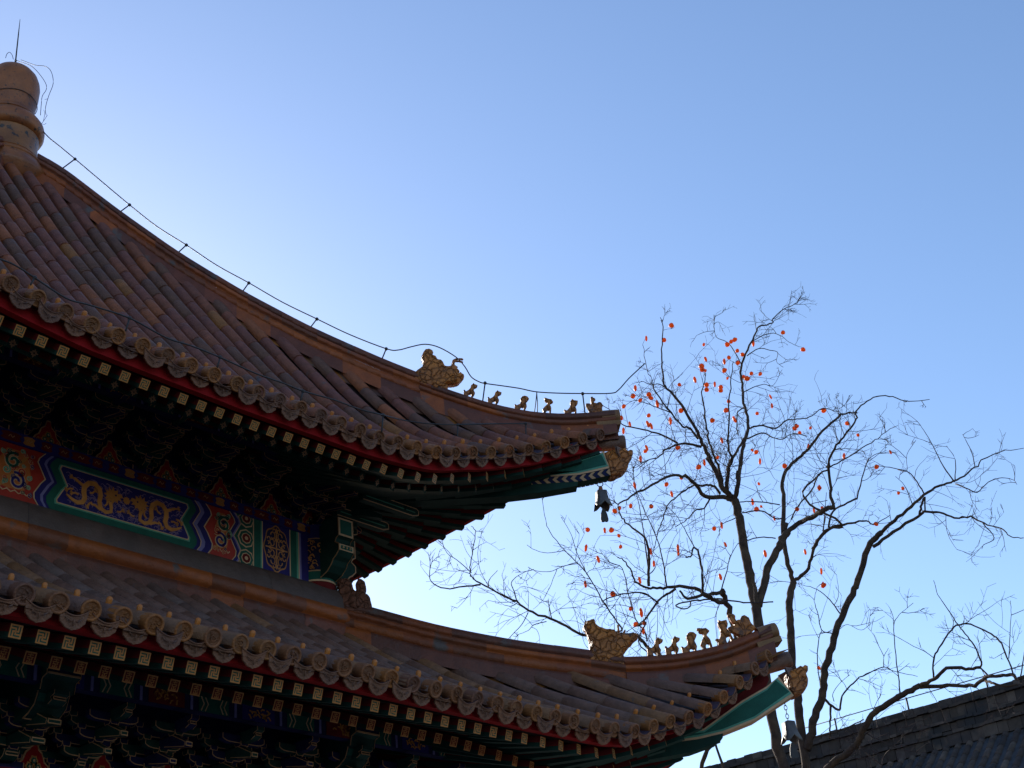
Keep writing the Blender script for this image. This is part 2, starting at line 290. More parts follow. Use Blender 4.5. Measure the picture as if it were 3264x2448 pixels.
def drip_tile_mesh(seed):
    mb = MB().mat('tile'); r0 = random.Random(seed); c = r0.choice([(0.18, 0.06982, 0.0315), (0.162, 0.0665, 0.03276), (0.198, 0.07644, 0.0294), (0.144, 0.05985, 0.0336)]); mb.col = c
    W = .104; top = [(-W+2*W*i/12, -.006-.040*math.sin(math.pi*i/12)) for i in range(13)]
    # lobed pendant outline
    hl = [(W, -.018), (W*.99, -.055), (W*.90, -.082), (W*.76, -.098), (W*.64, -.104), (W*.52, -.118), (W*.36, -.127), (W*.18, -.130), (0, -.138)]; low = hl+[(-a, b) for a, b in hl[-2::-1]]
    n = 13; lo = []
    for i in range(13):
        x = top[i][0]; ys = None
        for (a, b), (c2, d) in zip(low, low[1:]):
            if min(a, c2)-1e-6 <= x <= max(a, c2)+1e-6: ys = b+(d-b)*((x-a)/(c2-a) if abs(c2-a) > 1e-6 else 0)
        lo.append((x, min(ys if ys is not None else -.03, top[i][1]-.004)))
    tilt = -.018
    def P(a, t): return (a[0], t+tilt*(a[1]/-.13)*1.0+.012, a[1])
    for i in range(12):
        mb.col = c; f = [P(top[i], 0), P(lo[i], 0), P(lo[i+1], 0), P(top[i+1], 0)]; b = [P(top[i], -.014), P(lo[i], -.014), P(lo[i+1], -.014), P(top[i+1], -.014)]
        mb.add(f+b, [(0, 3, 2, 1), (4, 5, 6, 7), (1, 2, 6, 5), (0, 4, 7, 3)], False)
    mb.col = tuple(a*1.1 for a in c); mb.tube([(a[0], .015, a[1]-.004) for a in top], .0042, 5)
    mb.col = tuple(a*.85 for a in c)
    for sx in (-1, 1): mb.tube([(sx*.02, .012, -.088), (sx*.045, .014, -.075), (sx*.06, .014, -.058)], .005, 4)
    mb.tube([(0, .006, -.115), (0, .012, -.075)], .005, 4)
    # the pan tile lip behind it
    mb.col = (.075, .045, .065)
    vs = []
    for y in (.012, -.16):
        for i in range(13): vs.append((top[i][0], y, top[i][1]+.004))
    mb.add(vs, [(i, i+1, 13+i+1, 13+i) for i in range(12)], True)
    return mb.mesh('drip_tile')
def knob_mesh():
    mb = MB().mat('knob'); mb.lathe([(.019, -.01), (.021, .022), (.019, .034), (.011, .042), (.0004, .044)], n=10); return mb.mesh('tile_knob')
EM = [end_tile_mesh(s) for s in range(6)]; DM = [drip_tile_mesh(s) for s in range(4)]; KM = knob_mesh()
def inst(name, me, parent, M4):         # copy sharing mesh data, parents have translation only
    o = bpy.data.objects.new(name, me); sc.collection.objects.link(o)
    M4 = M4.copy(); M4.translation = M4.translation-wloc(parent); o.matrix_local = M4; o.parent = parent; return o
def frame(p, X, D, N):
    Mx = Matrix.Identity(4)
    for i in range(3): Mx[i][0] = X[i]; Mx[i][1] = D[i]; Mx[i][2] = N[i]; Mx[i][3] = p[i]
    return Mx
def eave_frame(R, x):
    p, d = end_dir(R, x); e = surfp(R, x+.05, 1)-surfp(R, x-.05, 1); X = np.array([1., 0, 0])
    N = np.cross(X, d); N = N/np.linalg.norm(N); N = N if N[2] > 0 else -N; return p, X, d, N, e/np.linalg.norm(e)

# ================================================================ pavilion
pav = empty('palace_pavilion', (0, 0, 0), 'double-eaved palace pavilion with amber glazed tile roofs and painted beams', 'pavilion')
proot = MB().mat('stone')
for i, (h, zz) in enumerate([(7.6, .2), (7.2, .6)]): proot.box((0, 0, zz), (h, h, .2))
platform = proot.build('stone_platform', pav)
def rot_z(k):                            # quarter turns
    c, s = [(1, 0), (0, 1), (-1, 0), (0, -1)][k]
    return lambda x, y, z: (c*x-s*y, s*x+c*y, z)
def merge(dst, src):
    o = len(dst.v); dst.v += src.v
    mp = []
    for k in src.mats:
        if k not in dst.mats: dst.mats.append(k)
        mp.append(dst.mats.index(k))
    dst.f += [tuple(i+o for i in f) for f in src.f]; dst.m += [mp[i] for i in src.m]; dst.c += src.c; dst.sm += src.sm
# ---- roof sheets
def roof_part(name, R, RE, cut, tf):
    base = roof_base(R); 
    for k in (1, 2, 3): merge(base, roof_base(RE if k == 1 else R).xform(rot_z(k)))
    ob = base.build(name, pav)
    far = MB().mat('tile')
    for k in range(4):
        m = MB().mat('tile'); RR = RE if k == 1 else R
        for x in R.rows:
            if k == 0 and x > cut: continue
            tile_row(m, RR, x, seg=.8, n=5, tf=tf)
            if k in (0, 1, 3):
                p, X, D, N, e = eave_frame(RR, x); m.col = (.20, .10, .05)
                for j in range(8):
                    pass
                c = p+D*.015; a = [(c+(X*math.cos(t)+N*math.sin(t))*.074) for t in np.linspace(0, 2*math.pi, 13)[:-1]]; m.add(a, [tuple(range(12))], False)
        if k in (0, 1):
            for x in row_slots(R, R.rows):
                if k == 0 and x > cut: continue
                p, X, D, N, e = eave_frame(RR, x); m.col = (.18, .10, .075)
                q = [p+X*a+N*b for a, b in ((-.098, -.02), (-.05, -.045), (.05, -.045), (.098, -.02), (.07, -.075), (0, -.134), (-.07, -.075))]; m.add(q+[v-D*.015 for v in q], [tuple(range(7)), tuple(range(7, 14))], False)
        merge(far, m.xform(rot_z(k)) if k else m)
    f = far.build('outer_tile_row', ob); tag(f, kind='stuff')
    for i, x in enumerate([x for x in R.rows if x > cut]):
        m = MB().mat('tile'); tile_row(m, R, x, tf=tf, seg=.36 if R is UP else .42); o = m.build('tile_row', ob)
        p, X, D, N, e = eave_frame(R, x); 
        jt = rnd.uniform(-.02, .02)
        inst('end_tile', rnd.choice(EM), ob, frame(p+D*(.01+jt*.5), -X, D, N) @ Matrix.Rotation(rnd.uniform(-.05, .05), 4, 'X') @ Matrix.Rotation(rnd.uniform(-.08, .08), 4, 'Z'))
        if rnd.random() < .96:
            kp = surfp(R, x, 1-.23/np.linalg.norm(surfp(R, x, 1)-surfp(R, x, 0))) if abs(x) < R.c-.45 else p-D*.2
            inst('tile_knob', KM, ob, frame(kp+N*.074, -X, D, N) @ Matrix.Rotation(rnd.uniform(-.15, .15), 4, 'X') @ Matrix.Scale(rnd.uniform(.9, 1.15), 4))
    for x in row_slots(R, R.rows):
        if x < cut: continue
        p, X, D, N, e = eave_frame(R, x); D0 = D; D = D*[1, 1, .30]; D = D/np.linalg.norm(D); ex = np.array([e[0], e[1], e[2]]); Nn = np.cross(D, -ex); Nn /= np.linalg.norm(Nn); Nn = Nn if Nn[2] > 0 else -Nn
        inst('drip_tile', rnd.choice(DM), ob, frame(p+D*rnd.uniform(-.02, .015)-Nn*.012, -ex, D, Nn) @ Matrix.Rotation(rnd.uniform(-.06, .06), 4, 'X') @ Matrix.Rotation(rnd.uniform(-.06, .06), 4, 'Y') @ Matrix.Scale(1.06, 4))
    x = R.c-.02   # closing drip at the corner
    return ob
uproof = roof_part('upper_roof', UP, UPR, -2.75, tint)
loroof = roof_part('lower_roof', LO, LO, -3.0, tint_low)
# ---- swept ridges
UPRIDGE = [diag(u, v)[[0, 2]] for u, v in [(126, 494), (203, 537), (285, 600), (382, 674), (568, 805), (773, 930), (989, 1044), (1217, 1146), (1335, 1192)]]
UPLOW = [diag(u, v)[[0, 2]] for u, v in [(1335, 1212), (1416, 1242), (1481, 1263), (1553, 1287), (1647, 1309), (1709, 1319), (1770, 1324), (1842, 1323), (1915, 1316), (1955, 1312)]]
LORIDGE = [np.array([2.86, 7.14])]+[diag(u, v)[[0, 2]] for u, v in [(1150, 1925), (1184, 1937), (1392, 1994), (1600, 2035), (1750, 2057), (1872, 2072), (1985, 2090)]]
LOLOW = [diag(u, v)[[0, 2]] for u, v in [(1985, 2096), (2100, 2094), (2189, 2082), (2279, 2064), (2360, 2037), (2417, 2005), (2450, 1994)]]
def resample(P, step):
    P = [np.array(p, float) for p in P]; D = [0]
    for a, b in zip(P, P[1:]): D.append(D[-1]+np.linalg.norm(b-a))
    n = max(2, int(D[-1]/step)+1); xs = [p[0] for p in P]; out = []
    for t in np.linspace(0, D[-1], n): out.append(np.array([np.interp(t, D, [p[i] for p in P]) for i in range(len(P[0]))]))
    # smooth
    for _ in range(2): out = [out[0]]+[(out[i-1]+2*out[i]+out[i+1])/4 for i in range(1, n-1)]+[out[-1]]
    return out
HI_PROF = [('cap', [(0, 0), (.045, -.008), (.075, -.03), (.09, -.065), (.092, -.105), (.072, -.112), (.07, -.13)], 1),
           ('m1', [(.07, -.13), (.105, -.133), (.112, -.155), (.11, -.185), (.085, -.195), (.08, -.215)], 0),
           ('body', [(.08, -.215), (.085, -.22), (.085, -.30), (.075, -.305), (.07, -.32)], 0),
           ('foot', [(.07, -.32), (.115, -.325), (.125, -.36), (.13, -.50)], 2)]
LOW_PROF = [('cap', [(0, 0), (.045, -.006), (.08, -.028), (.092, -.06), (.09, -.09), (.066, -.096), (.064, -.112)], 1),
            ('m1', [(.064, -.112), (.095, -.115), (.105, -.14), (.09, -.168), (.07, -.174), (.066, -.19)], 0),
            ('foot', [(.066, -.19), (.105, -.195), (.115, -.23), (.12, -.42)], 2)]
RC = [[(0.2415, 0.05416, 0.01045), (0.2837, 0.06597, 0.01045), (0.1932, 0.04444, 0.01125), (0.157, 0.04167, 0.01406)], [(0.1147, 0.03473, 0.01808), (0.1449, 0.03889, 0.01607), (0.1932, 0.04583, 0.01286), (0.1087, 0.03333, 0.01928)], [(0.1509, 0.03611, 0.01406), (0.1267, 0.03333, 0.01526), (0.2536, 0.05556, 0.007229), (0.1087, 0.03125, 0.01607)]]
def sweep_ridge(mb, path, prof, seg=.4, side=(1, -1), endcap=True, dirn=(S2, -S2), o=(0, 0)):
    P = [np.array([p[0], p[1]]) for p in resample(path, seg/3)]; dv = np.array([dirn[0], dirn[1], 0]); nv = np.array([-dirn[1], dirn[0], 0])
    K = len(P); sc_ = 1/abs(dirn[0]) if abs(dirn[0]) > .01 else 1
    pos = lambda p: np.array([o[0]+p[0]*np.sign(dirn[0]), o[1]+p[0]*np.sign(dirn[1]), p[1]])
    for nm, pr, ci in prof:
        off = rnd.randrange(3)
        for s in side:
            col = None
            for i in range(K-1):
                if (i+off) % 3 == 0 or col is None:
                    col = rnd.choice(RC[ci]); f = rnd.uniform(.85, 1.15); col = tuple(a*f for a in col); j = rnd.uniform(-.0012, .0012)
                mb.col = col; A = pos(P[i]); B = pos(P[i+1]); g = .0
                vs = [A+nv*(r+j)*s+np.array([0, 0, h+j]) for r, h in pr]+[B+nv*(r+j)*s+np.array([0, 0, h+j]) for r, h in pr]
                m = len(pr); mb.add(vs, [(k, k+1, m+k+1, m+k) if s > 0 else (k+1, k, m+k, m+k+1) for k in range(m-1)], True)
    if endcap:
        for q in (P[0], P[-1]):
            A = pos(q); full = [p for nm, pr, ci in prof for p in pr]; mb.col = RC[0][2]
            mb.add([A+nv*r+np.array([0, 0, h]) for r, h in full]+[A-nv*r+np.array([0, 0, h]) for r, h in full[::-1]], [tuple(range(2*len(full)))], False)
def hip(parent, hi, lowp):
    hs = []
    for k, dr in enumerate([(S2, -S2), (S2, S2), (-S2, S2), (-S2, -S2)]):
        m = MB().mat('ridge'); sweep_ridge(m, hi, HI_PROF, dirn=dr); sweep_ridge(m, lowp, LOW_PROF, dirn=dr, seg=.34)
        # rounded end tile closing the corner, below the ridge nose
        p = lowp[-1]; d3 = np.array([dr[0], dr[1], 0]); A = np.array([p[0]*np.sign(dr[0]), p[0]*np.sign(dr[1]), p[1]]); slope = (lowp[-1][1]-lowp[-3][1])/((lowp[-1][0]-lowp[-3][0])/S2)
        ax = d3+np.array([0, 0, slope*.6]); ax /= np.linalg.norm(ax); n3 = np.array([-dr[1], dr[0], 0]); up = np.cross(n3, ax); up = up if up[2] > 0 else -up
        m.col = (.20, .09, .035); m.lathe([(.0005, .06), (.085, .06), (.09, .03), (.09, -.16)], c=A-up*.075+ax*.0, n=16, ax=(n3, up, ax))
        # slab tiles under the nose
        m.col = (.22, .10, .03); m.box(A-up*.20-ax*.10, (.14, .11, .03), ax, n3, up); m.col = (.16, .08, .04); m.box(A-up*.27-ax*.16, (.10, .09, .035), ax, n3, up)
        # corner round tile with lobed drip hanging on both sides
        c = A-up*.42+ax*.04; m.mat('tile'); m.col = (.15, .075, .05); m.lathe([(.0005, .03), (.085, .03), (.09, .0), (.085, -.4)], c=c, n=18, ax=(n3, up, ax))
        for s in (-1, 1):
            c2 = c-up*.14-ax*.03+n3*.06*s; q = [c2+n3*s*a+ax*0+up*b-ax*a*.9 for a, b in ((-.08, .04), (.08, .04), (.08, -.05), (.03, -.12), (-.03, -.13), (-.08, -.08))]; m.add(q+[v-ax*.02 for v in q], [tuple(range(6)), tuple(range(6, 12))], False)
        hs.append(m.build('hip_ridge', parent))
    return hs
def hip_course(R, RE, parent, r0_, name):
    m = MB().mat('ridge')
    for k, RR, sg in ((0, R, 1), (1, RE, -1), (0, R, -1), (3, R, 1)):
        b = MB().mat('ridge'); r = r0_
        while r < R.c-.12:
            L = rnd.uniform(.16, .26); r2 = min(r+L, R.c-.1); w_ = rnd.uniform(.20, .30)
            b.col = rnd.choice([(.26, .085, .012), (.20, .072, .016), (.13, .055, .03), (.11, .05, .035), (.17, .07, .025)])
            q = []
            for x, e, dz in ((r, 0, -.005), (r2, 0, -.005), (r2, w_, -.03), (r, w_, -.03)): q.append((sg*x, -(x+e), surf(RR, x, x+e)+dz if x+e < table(RR.Y, x) else surf(RR, x, table(RR.Y, x))+dz))
            b.add(q, [(0, 1, 2, 3)], False); r = r2
        merge(m, b.xform(rot_z(k)) if k else b)
    tag(m.build(name, parent), kind='stuff')
hip_course(UP, UPR, uproof, .35, 'edge_tile'); hip_course(LO, LO, loroof, 3.0, 'edge_tile')
hip(uproof, UPRIDGE, UPLOW); hip(loroof, LORIDGE, LOLOW)
# ---- ring ridge where the lower roof meets the wall
ring = MB().mat('ridge')
RP = [('cap', [(2.72, 7.27), (2.85, 7.262), (2.93, 7.20), (2.975, 7.10), (2.982, 6.985)], 1), ('m1', [(2.982, 6.985), (3.010, 6.98), (3.02, 6.92), (3.012, 6.85), (2.975, 6.84), (2.965, 6.82)], 0), ('foot', [(2.965, 6.82), (3.0, 6.812), (3.005, 6.76), (2.99, 6.6), (2.98, 6.45)], 2)]
for k in range(4):
    m = MB().mat('ridge')
    for nm, pr, ci in RP:
        ts = list(np.arange(-1, 1.0001, .135)); ts[-1] = 1
        for a, b in zip(ts, ts[1:]):
            c = rnd.choice(RC[ci]) if nm != 'cap' else rnd.choice([(.092, .056, .046), (.102, .060, .048)]); f = rnd.uniform(.85, 1.12); m.col = tuple(q*f for q in c); j = rnd.uniform(-.003, .003)
            vs = [(r*a, -(r+j), h) for r, h in pr]+[(r*b, -(r+j), h) for r, h in pr]; n = len(pr); m.add(vs, [(i, n+i, n+i+1, i+1) for i in range(n-1)], True)
    merge(ring, m.xform(rot_z(k)))
ring.build('wall_ridge', loroof)
# ---- finial
fin = MB().mat('finial')
cup = [(.34, 14.48), (.345, 14.55), (.335, 14.63), (.305, 14.72), (.25, 14.795), (.17, 14.845), (.09, 14.868), (.0005, 14.873)]
fin.lathe([(.300, 14.10), (.306, 14.2), (.318, 14.28), (.336, 14.4)]+cup, n=48)
fin.lathe([(.318, 14.04), (.322, 14.06), (.318, 14.085), (.300, 14.09), (.300, 14.10)], n=48)
fin.lathe([(.385, 13.70), (.425, 13.72), (.448, 13.77), (.452, 13.83), (.44, 13.89), (.405, 13.945), (.35, 13.985), (.315, 13.995), (.305, 14.01), (.303, 14.03), (.318, 14.04)], n=48)
fin.mat('finial2'); fin.lathe([(.415, 13.34), (.400, 13.40), (.388, 13.46), (.382, 13.55), (.383, 13.66), (.392, 13.675), (.392, 13.69), (.378, 13.692), (.378, 13.70), (.385, 13.70)], n=48)
fin.mat('finial'); fin.lathe([(.40, 12.9), (.53, 13.03), (.535, 13.08), (.50, 13.16), (.475, 13.2), (.475, 13.215), (.458, 13.22), (.456, 13.24), (.47, 13.245), (.465, 13.27), (.43, 13.30), (.425, 13.315), (.408, 13.32), (.406, 13.335), (.415, 13.34)], n=48)
fb = fin.build('roof_finial', pav)
# ---- ridge ornaments, outlines traced then given body
def chain_pts(o, s, pts): return [np.array(rz(o[0]+s*x, o[1]+s*y)) for x, y in pts]
def ornament(name, outline, parent, thick, blobs=(), tubes=(), mat='statue', vox=.012, grooves=()):
    """outline: (h, z) in hip-plane coordinates (h = distance along the hip); body bulges, then voxel-fused"""
    base = np.mean(outline, 0); U = (S2, -S2, 0); V = (0, 0, 1); N = (S2, S2, 0)
    m = MB().mat(mat); loc = np.array([S2*base[0], -S2*base[0], base[1]])
    pl = [tuple(p-base) for p in outline]
    m.prism(pl, (0, 0, 0), U, V, N, -thick*.62, thick*.62)
    m.prism([tuple(np.array(p)*.93) for p in pl], (0, 0, 0), U, V, N, -thick, thick)
    for (h, z, r, fx, fn, fz) in blobs:
        q = np.array(U)*(h-base[0])+np.array([0, 0, z-base[1]]); b = MB(); b.ball((0, 0, 0), 1, 8)
        m.add([q+np.array(U)*v[0]*r*fx+np.array(N)*v[1]*r*fn+np.array([0, 0, v[2]*r*fz]) for v in b.v], b.f, True)
    for pts, r in tubes:
        m.tube([np.array(U)*(p[0]-base[0])+np.array([0, 0, p[1]-base[1]])+np.array(N)*(p[2] if len(p) > 2 else 0) for p in pts], r, 6)
    o = m.build(name, None, (0, 0, 0)); o.location = loc
    bm = bmesh.new(); bm.from_mesh(o.data); bmesh.ops.triangulate(bm, faces=bm.faces); bm.to_mesh(o.data); bm.free()
    md = o.modifiers.new('fuse', 'REMESH'); md.mode = 'VOXEL'; md.voxel_size = vox; md.use_smooth_shade = True
    s = o.modifiers.new('soft', 'SMOOTH'); s.iterations = 1 if vox < .006 else 2
    if grooves:
        tx = bpy.data.textures.get('relief') or bpy.data.textures.new('relief', 'MUSGRAVE' if False else 'VORONOI'); tx.noise_scale = .085
        d = o.modifiers.new('relief', 'DISPLACE'); d.texture = tx; d.texture_coords = 'LOCAL'; d.strength = grooves; d.mid_level = .35
    attach(o, parent); return o
BZ = (1250, 1080); BS = .1808
beast = chain_pts(BZ, BS, [(370, 830), (375, 740), (400, 650), (450, 600), (530, 540), (550, 440), (525, 340), (540, 270), (590, 225), (650, 212), (702, 235), (680, 270), (700, 310), (760, 350), (790, 400), (860, 430), (900, 490), (930, 540), (1040, 545), (1090, 500), (1150, 530), (1120, 560), (1190, 600), (1160, 640), (1190, 665), (1225, 645), (1252, 665), (1250, 700), (1200, 745), (1160, 790), (1060, 815), (960, 825), (920, 860), (915, 930), (900, 990), (600, 900)])
def bp(x, y): return tuple(rz(BZ[0]+BS*x, BZ[1]+BS*y))
ornament('ridge_beast', beast, uproof, .085,
    blobs=[(*bp(760, 640), .115, 1, 1.0, 1), (*bp(1040, 670), .085, 1.1, 1.15, .8), (*bp(560, 740), .12, 1, 1, 1), (*bp(1010, 640), .022, 1, 4.6, 1), (*bp(640, 330), .06, .8, 1.2, 1.2), (*bp(800, 850), .12, 1, 1, .8)],
    tubes=[([(*bp(1065, 520), .03), (*bp(1062, 430), .03), (*bp(1085, 370), .03), (*bp(1130, 335), .03), (*bp(1190, 328), .03), (*bp(1252, 348), .03)], .011),
           ([(*bp(1085, 500), -.05), (*bp(1080, 455), -.05), (*bp(1110, 432), -.05), (*bp(1170, 428), -.05), (*bp(1250, 455), -.05)], .011)], vox=.0075, grooves=.022)
FZ = (1250, 1080)
def F1(pts): return chain_pts(FZ, BS, pts)
dog = F1([(1255, 1030), (1262, 940), (1258, 905), (1275, 912), (1290, 940), (1340, 915), (1380, 875), (1390, 825), (1418, 805), (1438, 782), (1452, 808), (1505, 822), (1500, 850), (1440, 878), (1440, 920), (1462, 960), (1445, 1000), (1425, 1020), (1425, 1090), (1385, 1070), (1400, 1005), (1380, 975), (1345, 985), (1332, 1020), (1350, 1060)])
LZ = (1600, 1200); LS = .2412
def F2(pts): return chain_pts(LZ, LS, pts)
lion = F2([(160, 450), (168, 400), (165, 368), (185, 388), (200, 385), (235, 370), (250, 335), (243, 300), (265, 268), (298, 257), (335, 268), (358, 298), (338, 325), (318, 345), (328, 400), (308, 440), (310, 485), (283, 478), (290, 425), (265, 405), (240, 420), (235, 460)])
hen = F2([(535, 505), (545, 470), (533, 440), (560, 408), (600, 372), (598, 340), (575, 318), (553, 290), (570, 284), (620, 302), (650, 305), (678, 342), (650, 355), (630, 372), (652, 420), (650, 460), (645, 515), (622, 512), (625, 455), (602, 445), (578, 470), (578, 508)])
qilin = F2([(815, 515), (828, 480), (815, 445), (850, 462), (890, 420), (905, 380), (900, 340), (925, 298), (950, 318), (1003, 325), (1000, 362), (980, 388), (965, 392), (985, 440), (985, 525), (960, 522), (965, 462), (930, 460), (910, 492), (908, 525)])
rider = F2([(1160, 505), (1140, 450), (1108, 400), (1108, 362), (1150, 365), (1182, 385), (1172, 335), (1170, 278), (1192, 268), (1217, 310), (1212, 350), (1242, 370), (1280, 343), (1312, 348), (1333, 385), (1322, 430), (1335, 485), (1260, 498)])
FIG = []
def figure(outl, lab):
    c = np.mean(outl, 0); hd = outl[np.argmax(outl[:, 1] if hasattr(outl, 'shape') else [p[1] for p in outl])]
    top = max(outl, key=lambda p: p[1]); bl = [(c[0]+.012, c[1]-.005, .034, .9, 1.05, 1.1), (top[0]+.012, top[1]-.042, .024, 1, 1.1, 1)]
    o = ornament('ridge_figure', outl, uproof, .024, blobs=bl, vox=.0048, grooves=.0); o['label'] = lab; return o
f_dog = figure(dog, 'seated hound figure with pricked ears'); FIG.append(f_dog)
d2 = f_dog.copy(); sc.collection.objects.link(d2); b1 = diag(1491, 1270); b2 = diag(1568, 1293); d2.location = Vector(f_dog.location)+Vector(b2-b1); d2.parent = uproof; FIG.append(d2)
f_lion = figure(lion, 'seated lion figure with a curled mane'); f_hen = figure(hen, 'winged horned figure'); f_qi = figure(qilin, 'scaled unicorn figure with a beard'); f_rd = figure(rider, 'immortal riding a phoenix at the ridge end')
# lower ridge: copies set along the curve, tilted with it
def place_copy(src, srcbase, base, tilt, scl=1.0, nm=None):
    o = src.copy(); sc.collection.objects.link(o); o.parent = loroof
    R = Matrix.Rotation(tilt, 4, Vector((S2, S2, 0))*-1)
    off = Vector(wloc(src))-Vector(srcbase); o.matrix_local = Matrix.Translation(Vector(base)) @ R @ Matrix.Translation(off*scl) @ Matrix.Scale(scl, 4); return o
LZ9 = (1750, 1850); LS9 = .4069
def L9(x, y): return diag(LZ9[0]+LS9*x, LZ9[1]+LS9*y)
for src, sb, (x, y), tl, k in [(f_dog, (1491, 1270), (815, 607), .05, 1.12), (f_dog, (1491, 1270), (960, 597), .12, 1.1), (f_lion, (1658, 1310), (1108, 580), .22, 1.2), (f_hen, (1745, 1322), (1252, 548), .30, 1.2), (f_qi, (1817, 1325), (1388, 500), .38, 1.25), (f_rd, (1899, 1319), (1560, 425), .55, 1.35)]:
    place_copy(src, diag(*sb), L9(x, y), tl, k)
lb = [np.array(rz(LZ9[0]+LS9*x, LZ9[1]+LS9*y)) for x, y in [(300, 680), (322, 560), (320, 500), (300, 430), (268, 370), (290, 330), (335, 312), (347, 350), (395, 378), (440, 396), (500, 405), (522, 430), (560, 440), (620, 445), (690, 428), (690, 450), (650, 490), (600, 550), (575, 580), (572, 620), (590, 700)]]
def lp(x, y): return tuple(rz(LZ9[0]+LS9*x, LZ9[1]+LS9*y))
ornament('ridge_beast', lb, loroof, .085, blobs=[(*lp(430, 500), .10, 1, 1.0, 1.1), (*lp(600, 490), .06, 1.2, 1.2, .8), (*lp(410, 620), .12, 1.1, 1, .8), (*lp(330, 380), .05, 1, 1.1, 1)], tubes=[([(*lp(560, 440), .03), (*lp(548, 400), .03), (*lp(540, 345), .03)], .010), ([(*lp(575, 440), -.04), (*lp(590, 400), -.04), (*lp(583, 372), -.04)], .010)], vox=.010, grooves=.022)
W7 = (700, 1500)
wb = [np.array(rz(W7[0]+.4069*x, W7[1]+.4069*y)) for x, y in [(910, 1060), (915, 1025), (940, 1000), (932, 930), (925, 880), (950, 857), (1005, 858), (1032, 900), (1045, 940), (1080, 970), (1075, 900), (1090, 860), (1112, 858), (1140, 885), (1145, 920), (1140, 975), (1172, 998), (1187, 1075), (1165, 1150), (1060, 1200), (970, 1110)]]
ornament('corner_beast', wb, loroof, .085, blobs=[(*rz(W7[0]+.4069*1060, W7[1]+.4069*1050), .12, 1, 1, 1)], mat='statue_old', vox=.011, grooves=.022)
H4 = (1300, 1050); HS = .3617
def dhead(parent, o, s, pts, eye):
    ol = [np.array(rz(o[0]+s*x, o[1]+s*y)) for x, y in pts]; e = rz(o[0]+s*eye[0], o[1]+s*eye[1])
    h = ornament('dragon_head_cap', ol, parent, .10, blobs=[(e[0], e[1], .035, 1, 3.4, 1), (*(np.mean(ol, 0)), .09, 1.1, 1.15, 1)], vox=.009, grooves=.022)
    return h

# ================================================================ eaves, rafters, brackets
def glyph_face(m, c, U, V, N, h, kind):          # painted end grain; h half size
    m.mat('green' if kind == 'fret' else ('dgreen' if kind == 'flower' else 'darkred'))
    g = {'fret': 'gold', 'flower': 'goldd', 'shou': 'goldo'}[kind]; P = lambda a, b, t: c+U*a*h+V*b*h+N*t
    def bar(a0, b0, a1, b1, t=.003):
        m.add([P(a0, b0, t), P(a1, b0, t), P(a1, b1, t), P(a0, b1, t)], [(0, 1, 2, 3)], False)
    bar(-1, -1, 1, 1, .0015); m.mat(g)
    if kind != 'flower':
        for a in ((-1, -1, 1, -.76), (-1, .76, 1, 1), (-1, -.76, -.76, .76), (.76, -.76, 1, .76)): bar(*a)
    if kind == 'fret':
        w = .12
        for a in ((-w, -.55, w, .55), (-.55, -w, .55, w), (-.55, w, -.55+2*w, .8), (.55-2*w, -.8, .55, -w), (-.8, -.55, -w, -.55+2*w), (w, .55-2*w, .8, .55)): bar(*a, .0032)
    elif kind == 'flower':
        for k in range(8):
            a = k*math.pi/4; r = .95 if k % 2 == 0 else .72; ca, sa = math.cos(a), math.sin(a); w = .17
            m.add([P(.15*ca-w*sa, .15*sa+w*ca, .003), P(r*.6*ca-w*sa, r*.6*sa+w*ca, .003), P(r*ca, r*sa, .003), P(r*.6*ca+w*sa, r*.6*sa-w*ca, .003), P(.15*ca+w*sa, .15*sa-w*ca, .003)], [(0, 1, 2, 3, 4)], False)
    else:
        for a in ((-.5, .45, .5, .6), (-.09, .1, .09, .75), (-.6, .12, .6, .25), (-.45, -.1, -.28, .12), (.28, -.1, .45, .12), (-.5, -.22, .5, -.09), (-.1, -.6, .1, -.22), (-.45, -.6, -.25, -.35), (.25, -.6, .45, -.35), (-.5, -.72, .5, -.6)): bar(*a, .0032)
def rafter_mesh(m, p, d, up, hw, hh, L, kind, body='dgreen', bot='dgreen'):   # p = centre of the end face, d = outward direction
    d = d/np.linalg.norm(d); X = np.cross(d, up); X /= np.linalg.norm(X); Z = np.cross(X, d)
    m.mat(body); m.box(p-d*L/2, (L/2, hw, hh), d, X, Z); m.mat('darkred')
    for s in (-1, 1): m.add([p+X*s*(hw+.002)-Z*hh*.2, p+X*s*(hw+.002)+Z*hh, p+X*s*(hw+.002)+Z*hh-d*L, p+X*s*(hw+.002)-Z*hh*.2-d*L], [(0, 1, 2, 3)], False)
    glyph_face(m, p, X, Z, d, hw, kind)
